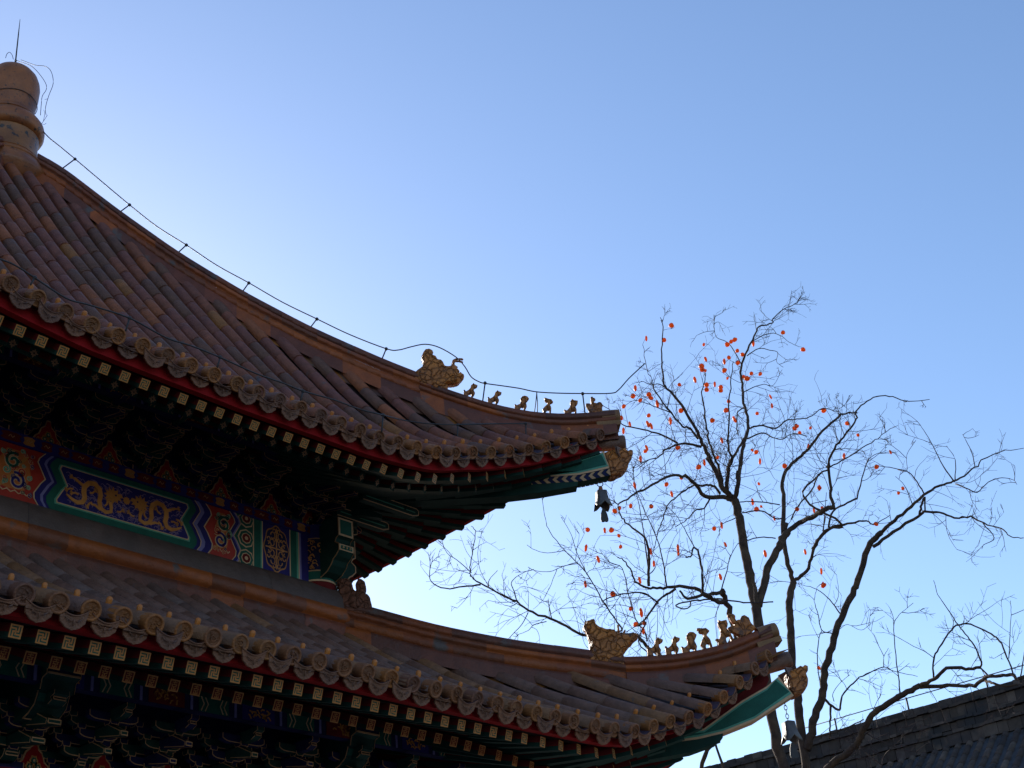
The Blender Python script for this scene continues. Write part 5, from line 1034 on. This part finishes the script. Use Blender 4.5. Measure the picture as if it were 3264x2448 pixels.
# limb: (points, depth start, depth end, radius start, radius end, twigginess)
T1 = [
 (Q(z9, [(1880, 1700), (1840, 1470), (1745, 1080)])+Q(z14, [(1430, 1500), (1400, 1290), (1350, 1050), (1310, 850), (1270, 600), (1240, 450), (1205, 380)]), 24, 24, .125, .085, 0),
 (Q(z14, [(1205, 380), (1120, 300), (1060, 150), (990, 30)])+Q(z10, [(1000, 1400), (950, 1310), (910, 1220), (830, 1060), (720, 900), (640, 810), (600, 760), (585, 600), (575, 450), (590, 260), (565, 170)]), 24, 22.8, .07, .007, 1.2),
 (Q(z14, [(1430, 1330), (1480, 1150), (1510, 1000), (1590, 850), (1640, 740), (1690, 680)]), 24, 24.6, .09, .075, .3),
 (Q(z14, [(1690, 680), (1790, 600), (1900, 550), (2000, 490), (2095, 460)]), 24.6, 24.2, .06, .05, .5),
 (Q(z14, [(2095, 460), (2060, 300), (2050, 100)])+Q(z11, [(390, 950), (410, 830), (480, 720), (560, 620), (640, 520), (630, 450), (700, 380), (820, 310), (960, 320), (1100, 360), (1280, 340)]), 24.2, 23.2, .042, .007, 1.2),
 (Q(z14, [(1650, 700), (1650, 400), (1640, 250), (1680, 130), (1780, 30)])+Q(z10, [(1880, 1320), (1990, 1170), (2140, 1040)])+Q(z11, [(500, 470), (640, 455)]), 24.6, 25.6, .055, .018, 1),
 (Q(z14, [(1220, 400), (1245, 300), (1260, 150)])+Q(z10, [(1250, 1600), (1270, 1500), (1300, 1300), (1330, 1200), (1340, 1080), (1300, 930), (1290, 750), (1275, 620), (1340, 450), (1390, 340), (1440, 250), (1550, 225), (1560, 180), (1650, 100), (1750, 50), (1800, 0)]), 24, 25.2, .06, .006, 1.3),
 (Q(z14, [(1150, 300), (1165, 100)])+Q(z10, [(1165, 1550), (1175, 1450), (1195, 1400), (1160, 1280), (1170, 1150), (1175, 900), (1190, 700), (1210, 560)]), 24, 23.3, .05, .008, 1.2),
 (Q(z10, [(1175, 1480), (1240, 1350), (1300, 1250), (1330, 1180)]), 23.8, 24.8, .03, .03, 0),
 (Q(z10, [(1110, 1640), (1085, 1500), (1030, 1380), (1005, 1280), (975, 1150), (950, 950), (930, 830), (960, 740), (965, 660)]), 24, 22.5, .035, .008, 1.2),
 (Q(z14, [(1200, 400), (1120, 370), (960, 370), (900, 290), (830, 220), (760, 180), (620, 200), (450, 290), (300, 370), (190, 440)]), 24, 22, .06, .014, 1),
 (Q(z14, [(1090, 340), (1050, 285), (990, 265), (920, 270), (850, 270), (760, 330), (640, 430), (590, 560), (540, 720), (510, 820)]), 24, 23, .035, .007, 1.1),
 (Q(z14, [(465, 1155), (465, 1000), (460, 850), (430, 730), (290, 620), (215, 530), (190, 440), (110, 385)]), 22.6, 21.6, .036, .008, 1.2),
 (Q(z10, [(925, 1310), (780, 1280), (620, 1330), (550, 1400), (450, 1430), (330, 1500)]), 24, 22, .034, .006, 1.2),
 (Q(z10, [(720, 1280), (560, 1200), (420, 1160), (270, 1130), (200, 1090), (130, 1000), (40, 930)]), 23.4, 21.8, .024, .006, 1.1),
 (Q(z10, [(900, 1240), (830, 1150), (760, 1130), (660, 1010), (560, 880), (500, 780), (490, 720), (440, 600), (410, 410)]), 23.8, 22.6, .032, .005, 1.3),
 (Q(z10, [(640, 810), (560, 760), (480, 760), (400, 735), (370, 770)]), 23.5, 23, .014, .005, .8),
 (Q(z10, [(660, 1010), (540, 965), (420, 920), (330, 905), (240, 960)]), 23.5, 22.4, .014, .005, 1),
 (Q(z10, [(1290, 600), (1200, 440), (1140, 380), (1060, 345), (1040, 250), (1045, 150)]), 24.8, 24, .014, .004, .9),
 (Q(z10, [(1330, 510), (1430, 445), (1530, 460), (1600, 480), (1590, 560), (1650, 610)]), 25, 25.4, .014, .004, .9),
 (Q(z10, [(1380, 380), (1470, 330), (1560, 310), (1640, 340), (1700, 390), (1790, 430)]), 25, 25.3, .014, .004, .8),
 (Q(z10, [(1340, 1150), (1440, 1120), (1580, 1145), (1680, 1080), (1800, 1065), (1900, 1040), (1990, 975), (2140, 1000)]), 24.8, 24.6, .024, .008, 1.2),
 (Q(z10, [(1335, 1240), (1460, 1190), (1560, 1230), (1640, 1245), (1740, 1195), (1860, 1220)]), 24.8, 25, .022, .006, 1.2),
 (Q(z10, [(1320, 960), (1250, 1000), (1240, 1100), (1250, 1210)]), 25, 24.6, .018, .012, .6),
 (Q(z10, [(1300, 830), (1380, 790), (1480, 760), (1560, 770), (1640, 630)]), 25, 25.4, .014, .004, 1),
 (Q(z14, [(1640, 560), (1580, 560), (1480, 500), (1380, 495), (1290, 510)]), 24.6, 24.2, .018, .014, .6),
 (Q(z14, [(1620, 440), (1500, 420), (1380, 410), (1270, 415)]), 24.6, 24.1, .014, .012, .6),
 (Q(z14, [(1580, 735), (1450, 725), (1330, 755)]), 24.5, 24.1, .014, .012, .5),
 (Q(z14, [(1230, 555), (1120, 605), (1090, 640)]), 24, 23.5, .014, .005, .9),
 (Q(z14, [(1000, 390), (950, 470), (870, 490), (800, 570), (700, 635)]), 23.9, 23.2, .022, .008, 1),
 # leaning limb at the left of the trunk
 (Q(z9, [(1500, 900), (1420, 500)])+Q(z14, [(1250, 1640), (1180, 1400), (1130, 1250), (1110, 1195)]), 24, 23.2, .07, .055, .2),
 (Q(z14, [(1105, 1210), (950, 1235), (800, 1262), (740, 1200)]), 23.2, 22.8, .045, .022, .5),
 (Q(z14, [(1150, 1300), (1050, 1285), (960, 1230), (870, 1170), (700, 1160), (560, 1172), (450, 1165), (350, 1120), (300, 1000), (220, 910), (190, 905)]), 23.3, 22, .055, .008, .8),
 (Q(z14, [(940, 1220), (935, 1050), (910, 900), (885, 825), (850, 830), (842, 890), (790, 900)]), 23, 22.8, .03, .014, .8),
 (Q(z14, [(1105, 1190), (1150, 1030), (1180, 900), (1250, 780)]), 23.2, 23.6, .016, .006, 1),
 (Q(z14, [(1110, 1270), (950, 1275), (830, 1290), (730, 1310), (705, 1335), (760, 1355), (820, 1345), (835, 1290)]), 23.2, 22.6, .02, .012, .3),
 (Q(z14, [(1150, 1280), (1300, 1300), (1430, 1300), (1560, 1295)]), 23.2, 23.6, .017, .014, .4),
 (Q(z14, [(700, 1180), (600, 1240), (530, 1310), (440, 1440), (370, 1510)])+Q(z9, [(760, 330), (700, 480), (840, 620)]), 22.8, 22.2, .028, .012, 1.2),
 (Q(z14, [(550, 1310), (430, 1225), (270, 1220), (120, 1260), (50, 1290)]), 22.6, 21.8, .02, .01, 1),
 (Q(z14, [(450, 1640), (430, 1560), (350, 1450), (290, 1250), (230, 1000), (120, 950), (40, 850)]), 22.4, 22, .018, .005, 1.2),
 (Q(z14, [(620, 1150), (590, 950), (540, 750), (440, 520), (370, 350), (300, 150)]), 22.8, 22.2, .018, .004, 1.2),
 (Q(z14, [(460, 1000), (420, 700), (390, 500), (340, 250), (330, 100)]), 22.6, 22, .016, .004, 1.1),
 (Q(z14, [(870, 820), (800, 690), (760, 620), (680, 500), (600, 440)]), 22.8, 22.4, .013, .004, 1),
 # low limb reaching left between the two roofs
 (Q(z9, [(1240, 1340), (1000, 760), (880, 600), (760, 510), (690, 430), (600, 425), (520, 430), (290, 430)])+Q(z13, [(1430, 1390), (1260, 1310), (1060, 1230), (960, 1160), (800, 1080), (640, 1000), (570, 950), (550, 900), (560, 780), (600, 560), (560, 490)]), 23.4, 21, .05, .006, .9),
 (Q(z13, [(640, 1005), (490, 1020), (330, 1040), (210, 980), (195, 880), (222, 750)]), 21.4, 21, .02, .005, .9),
 (Q(z13, [(560, 900), (450, 800), (360, 740), (310, 670)]), 21.3, 21, .011, .004, .9),
 (Q(z13, [(970, 1165), (930, 1050), (915, 980), (1000, 910), (1110, 870)]), 21.6, 21.4, .014, .004, 1),
 (Q(z13, [(1060, 1250), (1000, 1360), (880, 1490)]), 21.7, 21.5, .012, .006, .8),
 (Q(z13, [(1270, 1310), (1240, 1180), (1235, 1140)]), 21.9, 21.8, .012, .008, 1),
 (Q(z13, [(1220, 1330), (1110, 1360), (1060, 1410), (960, 1450)]), 21.8, 21.5, .011, .004, .9),
 (Q(z13, [(710, 1030), (720, 960), (790, 880)]), 21.4, 21.3, .012, .004, .7),
 (Q(z9, [(400, 560), (330, 420)])+Q(z13, [(1870, 1420), (1840, 1330), (1720, 1150), (1650, 1030), (1570, 900), (1500, 820), (1380, 700), (1250, 540), (1215, 430), (1180, 230)]), 22.4, 21.6, .022, .005, 1),
 (Q(z13, [(1500, 820), (1380, 840), (1250, 890), (1120, 880), (1060, 850)]), 21.8, 21.5, .009, .004, .8),
 (Q(z13, [(1580, 920), (1480, 700), (1440, 560), (1350, 410)]), 22, 21.8, .010, .004, .8),
 (Q(z13, [(1380, 705), (1230, 725), (1120, 700), (1050, 655)]), 21.7, 21.5, .008, .003, .7),
]
T2 = [
 (Q(z12, [(230, 1900), (190, 1640), (130, 1200), (120, 1000), (70, 750), (60, 500), (50, 300), (40, 200), (60, 90)])+Q(z14, [(1740, 1120)]), 26, 26.4, .11, .075, .3),
 (Q(z14, [(1740, 1130), (1700, 1000), (1670, 850), (1650, 720), (1680, 600)]), 26.4, 26.6, .06, .05, .4),
 (Q(z14, [(1740, 1110), (1790, 1080), (1870, 1000), (1900, 880), (1980, 720), (2060, 650), (2170, 612)])+Q(z11, [(160, 1200), (300, 1010), (380, 960), (470, 900), (640, 800), (800, 700), (870, 640), (1000, 570)]), 26.4, 26, .05, .006, 1.1),
 (Q(z14, [(2000, 700), (2015, 520), (2030, 330)]), 26.4, 26.2, .02, .006, 1),
 (Q(z12, [(200, 1500), (230, 1380), (270, 1200), (340, 1020), (345, 900), (370, 750), (420, 600), (470, 420), (540, 250), (620, 80), (650, 0)])+Q(z11, [(740, 1650), (790, 1570), (860, 1510)]), 26, 25.2, .10, .06, .4),
 (Q(z11, [(860, 1510), (1000, 1380), (1150, 1260), (1260, 1160), (1400, 1090), (1520, 1050), (1650, 960), (1750, 880), (1900, 800), (2110, 770)]), 25.2, 24.4, .045, .006, .9),
 (Q(z11, [(780, 1640), (960, 1510), (1180, 1370), (1240, 1330), (1370, 1340), (1500, 1380), (1640, 1380), (1760, 1430), (1910, 1480), (2000, 1550), (2110, 1560)]), 25.2, 24, .042, .008, .8),
 (Q(z11, [(1500, 1070), (1400, 930), (1310, 750), (1230, 610), (1170, 530)]), 24.8, 24.5, .018, .004, .8),
 (Q(z11, [(1505, 1050), (1505, 870), (1430, 750)]), 24.8, 24.6, .014, .004, .8),
 (Q(z11, [(1680, 940), (1660, 830), (1600, 700), (1570, 650)]), 24.6, 24.4, .013, .004, .8),
 (Q(z11, [(1510, 1085), (1600, 1120), (1700, 1160), (1800, 1070), (1920, 1030), (2020, 1050), (2050, 1090)]), 24.8, 24.4, .018, .004, .8),
 (Q(z11, [(1230, 1170), (1150, 1040), (1070, 970), (930, 940), (820, 930), (700, 970)]), 25, 24.8, .018, .005, .9),
 (Q(z11, [(1190, 1360), (1210, 1260), (1240, 1200)]), 25, 25, .03, .025, 0),
 (Q(z11, [(1240, 1330), (1240, 1200)]), 25, 25, .02, .02, 0),
 (Q(z11, [(1130, 1270), (1060, 1100), (980, 1020)]), 25, 24.8, .012, .004, .9),
 (Q(z11, [(1750, 1430), (1850, 1560), (1760, 1620), (1740, 1659)]), 24.4, 24, .014, .005, .6),
 (Q(z11, [(1000, 960), (1080, 970), (1080, 830), (1160, 700)]), 24.8, 24.6, .010, .003, .7),
 (Q(z11, [(250, 1660), (340, 1530), (440, 1460), (590, 1430), (720, 1415), (800, 1440), (930, 1360)]), 26.2, 26, .05, .008, .9),
 (Q(z11, [(640, 1220), (700, 980), (760, 850), (900, 790)]), 26, 25.8, .022, .005, 1),
 (Q(z11, [(390, 1470), (430, 1330), (560, 1250), (640, 1215)]), 26.2, 26, .028, .022, .6),
 (Q(z11, [(340, 1500), (355, 1340), (230, 1270), (380, 1230)]), 26.2, 26, .016, .008, .6),
 (Q(z11, [(300, 1000), (240, 1140), (120, 1280), (60, 1400)]), 25.8, 25.4, .02, .016, .9),
 (Q(z11, [(430, 880), (560, 850), (640, 800)]), 25.9, 25.8, .01, .006, .8),
 # thin low twigs in front of the hall
 (Q(z12, [(640, 1440), (760, 1330), (900, 1290), (1060, 1300), (1200, 1240)]), 25, 24.6, .014, .004, 1.3),
 (Q(z12, [(420, 1620), (480, 1500), (600, 1560), (760, 1600)]), 25.4, 25, .012, .004, 1.3),
 (Q(z12, [(700, 1340), (860, 1420), (1040, 1500), (1250, 1520)]), 25, 24.6, .012, .004, 1.2),
 (Q(z12, [(860, 1659), (880, 1560), (960, 1480), (1100, 1450)]), 24.8, 24.6, .012, .004, 1.2),
 # big low limb to the right
 (Q(z12, [(320, 1760), (400, 1640), (560, 1520), (650, 1430), (700, 1320), (780, 1190), (900, 1100), (1050, 1010), (1200, 930)]), 25.5, 24.2, .085, .055, .4),
 (Q(z12, [(1200, 930), (1320, 870), (1440, 780), (1600, 780), (1730, 770)]), 24.2, 23.8, .042, .03, .6),
 (Q(z12, [(1735, 765), (1740, 720), (1680, 580), (1600, 470), (1520, 370), (1430, 230), (1360, 130), (1320, 0)]), 23.8, 23.4, .022, .005, 1),
 (Q(z12, [(1200, 945), (1400, 930), (1560, 930), (1690, 930), (1780, 860), (1900, 845), (2020, 840), (2060, 870), (2140, 840)]), 24.2, 23.2, .045, .03, .5),
 (Q(z12, [(1320, 870), (1320, 700), (1370, 600), (1480, 430), (1560, 390), (1650, 390), (1800, 460), (1900, 530), (1970, 680), (2035, 850)]), 24, 23.3, .02, .016, 1),
 (Q(z12, [(1022, 1010), (1010, 850), (980, 600), (970, 400), (1020, 300), (1140, 200)]), 24.4, 24.2, .018, .004, .9),
 (Q(z12, [(1735, 775), (1810, 850)]), 23.8, 23.6, .018, .018, 0),
 (Q(z12, [(1780, 890), (1850, 910), (1950, 935), (2060, 920)]), 23.6, 23.2, .03, .02, .4),
 (Q(z12, [(2090, 850), (2120, 660), (2130, 600)]), 23.3, 23.2, .016, .006, 1),
 (Q(z12, [(1985, 690), (1995, 500), (2005, 300), (2000, 180)]), 23.4, 23.3, .012, .003, .8),
 (Q(z12, [(340, 1040), (420, 1110), (490, 1145), (500, 1050), (580, 930), (700, 840), (880, 770), (1000, 810), (1180, 850)]), 26, 25.6, .035, .005, .8),
 (Q(z12, [(410, 1110), (405, 1250), (400, 1400)]), 25.9, 25.8, .03, .015, .3),
 (Q(z12, [(880, 770), (880, 680), (920, 600)]), 25.6, 25.5, .012, .004, .9),
 (Q(z12, [(440, 1070), (430, 1000), (500, 900), (580, 835)]), 25.8, 25.6, .010, .004, .9),
 (Q(z12, [(200, 1400), (400, 1360), (560, 1300), (700, 1230)]), 26, 25.6, .02, .012, .7),
 (Q(z12, [(490, 290), (400, 170), (290, 80), (160, 40)]), 25.4, 25.6, .018, .005, .8),
 (Q(z12, [(430, 470), (330, 440), (300, 300), (265, 180), (290, 60)]), 25.5, 25.5, .016, .005, 1),
 (Q(z12, [(320, 940), (290, 700), (310, 500), (330, 450)]), 25.8, 25.6, .016, .008, .8),
 (Q(z12, [(480, 440), (560, 390), (680, 440), (770, 380)]), 25.4, 25.2, .008, .003, .7),
 (Q(z9, [(1170, 1560), (1240, 1330), (1330, 1260)]), 25, 25, .05, .045, .2),
 (Q(z9, [(1400, 1560), (1320, 1330), (1290, 1260)]), 25.2, 25.2, .04, .02, .3),
]
def persimmon_tree(limbs, loc, label, fruits, foot, twig_n):
    root = empty('persimmon_tree', loc, label, 'tree', 'bare persimmon trees behind the pavilion'); paths = []
    tr = MB().mat('bark'); f0 = at(*limbs[0][0][0], limbs[0][1]); tr.tube(catmull([np.array(foot), np.array(foot)*.4+f0*.6+np.array([.1, 0, 0]), f0], 4), [.17]*4+[.13]*4+[limbs[0][3]*.86], 12)
    wood = MB().mat('bark')
    for n, (pts, d0, d1, r0, r1, tw) in enumerate(limbs):
        K = len(pts); ph = TR.random()*6; P = []
        r0 *= .78; r1 *= .85
        for i, (u, v) in enumerate(pts):
            t = i/(K-1); P.append(at(u, v, d0+(d1-d0)*t+(.22*math.sin(ph+t*5) if 0 < i < K-1 and r0 < .05 else 0)))
        C = catmull(P, 4); C = [c+np.array([TR.gauss(0, 1), TR.gauss(0, 1), TR.gauss(0, 1)])*min(.009, r0*.25) if 0 < i < len(C)-1 else c for i, c in enumerate(C)]
        M_ = len(C); R = [max(.0045, r0+(r1-r0)*(i/(M_-1))**.85)*(1+.05*math.sin(i*2.3+n)) for i in range(M_)]
        b = tr if n == 0 else MB().mat('bark' if r0 > .015 else 'twig'); b.tube(C, R, 10 if r0 > .04 else 6)
        if n == 0: tr.build('trunk', root)
        else: b.build('branch', root)
        paths.append((C, R, tw))
    tg = MB().mat('twig'); tips = []
    def grow(p, d, L, r, lvl):
        n = max(3, int(L/.09)); P = [p]; d = d/np.linalg.norm(d); bend = np.array([TR.gauss(0, .075), TR.gauss(0, .075), TR.gauss(.03, .07)]); k = TR.uniform(.3, .6)
        for i in range(n):
            d = d+bend+np.array([TR.gauss(0, .09), TR.gauss(0, .09), TR.gauss(0, .09)]); d /= np.linalg.norm(d); P.append(P[-1]+d*L/n)
        tg.tube(P, [r+(max(.0022, r*.45)-r)*i/n for i in range(n+1)], 4, cap=False); tips.append(P[-1]); tips.append(P[len(P)//2])
        if lvl:
            for j in range(TR.choice([1, 2, 2, 3, 3])):
                i = TR.randrange(1, n+1); a = np.array([TR.gauss(0, 1), TR.gauss(0, 1), TR.gauss(.1, 1)]); dd = P[i]-P[i-1]; dd /= np.linalg.norm(dd); a = a-dd*np.dot(a, dd); a /= np.linalg.norm(a)
                grow(P[i], dd*.75+a*.75, L*TR.uniform(.35, .65), max(.0028, r*.7), lvl-1)
    for C, R, tw in paths:
        L = sum(np.linalg.norm(b-a) for a, b in zip(C, C[1:])); nn = int(L*twig_n*tw)
        for _ in range(nn):
            i = TR.randrange(1, len(C)); t = i/(len(C)-1)
            if R[i] > .05 and TR.random() < .6: continue
            d = C[i]-C[i-1]; dn = d/(np.linalg.norm(d)+1e-9); a = np.array([TR.gauss(0, 1), TR.gauss(0, 1), TR.gauss(.25, 1)]); a = a-dn*np.dot(a, dn); a /= np.linalg.norm(a)
            grow(C[i-1]+d*TR.random(), dn*.55+a*.85, TR.uniform(.35, 1.2)*(1-.7*t), TR.uniform(.0046, .0072), 2)
    cr = tg.build('crown', root)
    allp = np.array([p for C, R, tw in paths for p in C]+tips)
    for (u, v, k) in fruits:
        # hang the fruit at the depth of the nearest twig along its sight line
        r = ray(u, v); rr = r/np.linalg.norm(r); w_ = allp-CAM; t = w_@rr; dist = np.linalg.norm(w_-t[:, None]*rr, axis=1); i = int(np.argmin(dist)); c = CAM+rr*t[i]
        s = (.042, .049, .030, .035)[k % 4]*TR.uniform(.9, 1.1); m = MB().mat('fruit')
        if k < 3: m.ball((0, 0, 0), s, 8, 1, 1, (.95, .85, 1.15)[k])
        else: m.ball((0, 0, 0), s, 8, .62, .8, 1.9)
        e1, e2, e3 = TR.uniform(-.25, .25), TR.uniform(0, 6), TR.uniform(-.5, .5); m.v = [(x*(1+.16*math.sin(2.2*z/s+e2))+e1*z, y*(1+.15*math.sin(3*x/s+e2))+e3*z*.5, z*(1+.12*math.sin(2.5*x/s+e2))) for x, y, z in m.v]
        m.mat('twig'); m.lathe([(.0004, s*.9), (s*.5, s*.92), (s*.62, s*.82)], n=6); q = allp[i]-c
        if np.linalg.norm(q) < .5 and np.linalg.norm(q) > .01: m.tube([np.array([0, 0, s*.85]), q*.5+np.array([0, 0, s*.7]), q], .0035, 4)
        a = TR.uniform(-.5, .5); ca, sa = math.cos(a), math.sin(a); o = m.build('persimmon', root, (0, 0, 0)); o.location = Vector(c)-Vector(loc)
    return root
F1_ = Q(z10, [(665, 242, 1), (443, 357, 3), (600, 372, 1), (950, 410, 2), (1155, 410, 1), (1190, 385, 0), (1222, 368, 1), (1385, 400, 3), (1648, 305, 1), (1825, 455, 1), (1245, 465, 0), (1290, 498, 0), (1170, 525, 0), (1130, 560, 3), (965, 540, 3), (930, 600, 1), (935, 632, 1), (962, 640, 2), (1250, 572, 1), (1130, 638, 1), (1300, 695, 0), (1330, 710, 1), (1368, 665, 0), (1447, 670, 0), (1157, 707, 2), (735, 765, 0), (975, 765, 1), (975, 808, 1), (1045, 760, 3), (1100, 785, 1), (1100, 815, 0), (870, 720, 3), (345, 795, 3), (325, 865, 1), (388, 902, 0), (465, 850, 1), (480, 880, 1), (540, 935, 3), (243, 955, 0), (218, 1058, 1), (297, 1112, 3), (240, 1170, 3), (465, 1035, 0), (455, 1110, 3), (485, 1128, 3), (748, 993, 0), (655, 1083, 3), (1023, 1080, 1), (1168, 912, 0), (1147, 990, 1), (1220, 1070, 3), (1420, 1018, 0), (445, 1320, 3), (435, 1350, 0), (720, 1320, 0), (1108, 1255, 3), (390, 1420, 3), (905, 1490, 1), (955, 1450, 3), (1070, 1405, 2), (750, 1585, 2)]) \
    + Q(z14, [(620, 260, 0), (665, 345, 3), (485, 455, 0), (165, 495, 0), (205, 470, 2), (305, 450, 2), (340, 270, 3), (135, 665, 1), (200, 712, 2), (217, 810, 2), (75, 665, 3), (18, 920, 3), (480, 850, 3), (510, 960, 3), (720, 820, 3), (725, 865, 3), (1040, 650, 0), (1105, 620, 3), (1095, 1075, 3), (1140, 790, 3), (385, 1105, 3), (148, 1228, 1), (305, 1355, 0), (398, 1390, 3), (350, 1495, 0), (425, 1485, 0), (415, 1550, 3), (-95, 1140, 3), (-90, 820, 3), (-75, 660, 0)])
F2_ = Q(z10, [(1537, 870, 3), (1550, 950, 3), (1765, 1130, 1), (1750, 1150, 0), (1795, 1188, 0), (1890, 1145, 2), (2005, 990, 1), (1410, 1358, 0), (1375, 1340, 2), (1870, 1310, 3), (1445, 1440, 3), (1660, 1480, 1)]) \
    + Q(z14, [(1380, 415, 3), (1415, 480, 1), (1455, 455, 2), (1435, 255, 2), (1770, 480, 1), (1920, 490, 3), (1990, 465, 2), (1968, 290, 3), (1655, 655, 0), (1645, 625, 0), (1570, 560, 3), (1490, 870, 3), (1843, 855, 3), (2003, 1150, 1), (1985, 1025, 3)]) \
    + Q(z11, [(555, 553, 1), (648, 655, 2), (525, 840, 3), (812, 935, 1), (935, 805, 3), (808, 1440, 1), (310, 1120, 0), (1005, 1165, 2), (1045, 1125, 2)]) + Q(z12, [(345, 40, 3), (305, 775, 0)])
g1 = at(2497, 2448, 24); g2 = at(2572, 2500, 26)
persimmon_tree(T1, (g1[0], g1[1], 0), 'leaning bare persimmon tree hung thickly with orange fruit, its trunk nearest the bells', F1_, (g1[0], g1[1], 0), 4.9)
persimmon_tree(T2, (g2[0], g2[1], 0), 'bare persimmon tree with few fruit spreading right over the grey hall roof', F2_, (g2[0], g2[1], 0), 3.5)

# ================================================================ ground
gm = MB().mat('paving'); gm.add([(-1500, -1500, 0), (1500, -1500, 0), (1500, 1500, 0), (-1500, 1500, 0)], [(0, 1, 2, 3)], False)
tag(gm.build('ground'), 'grey stone paving of the courtyard', kind='structure')
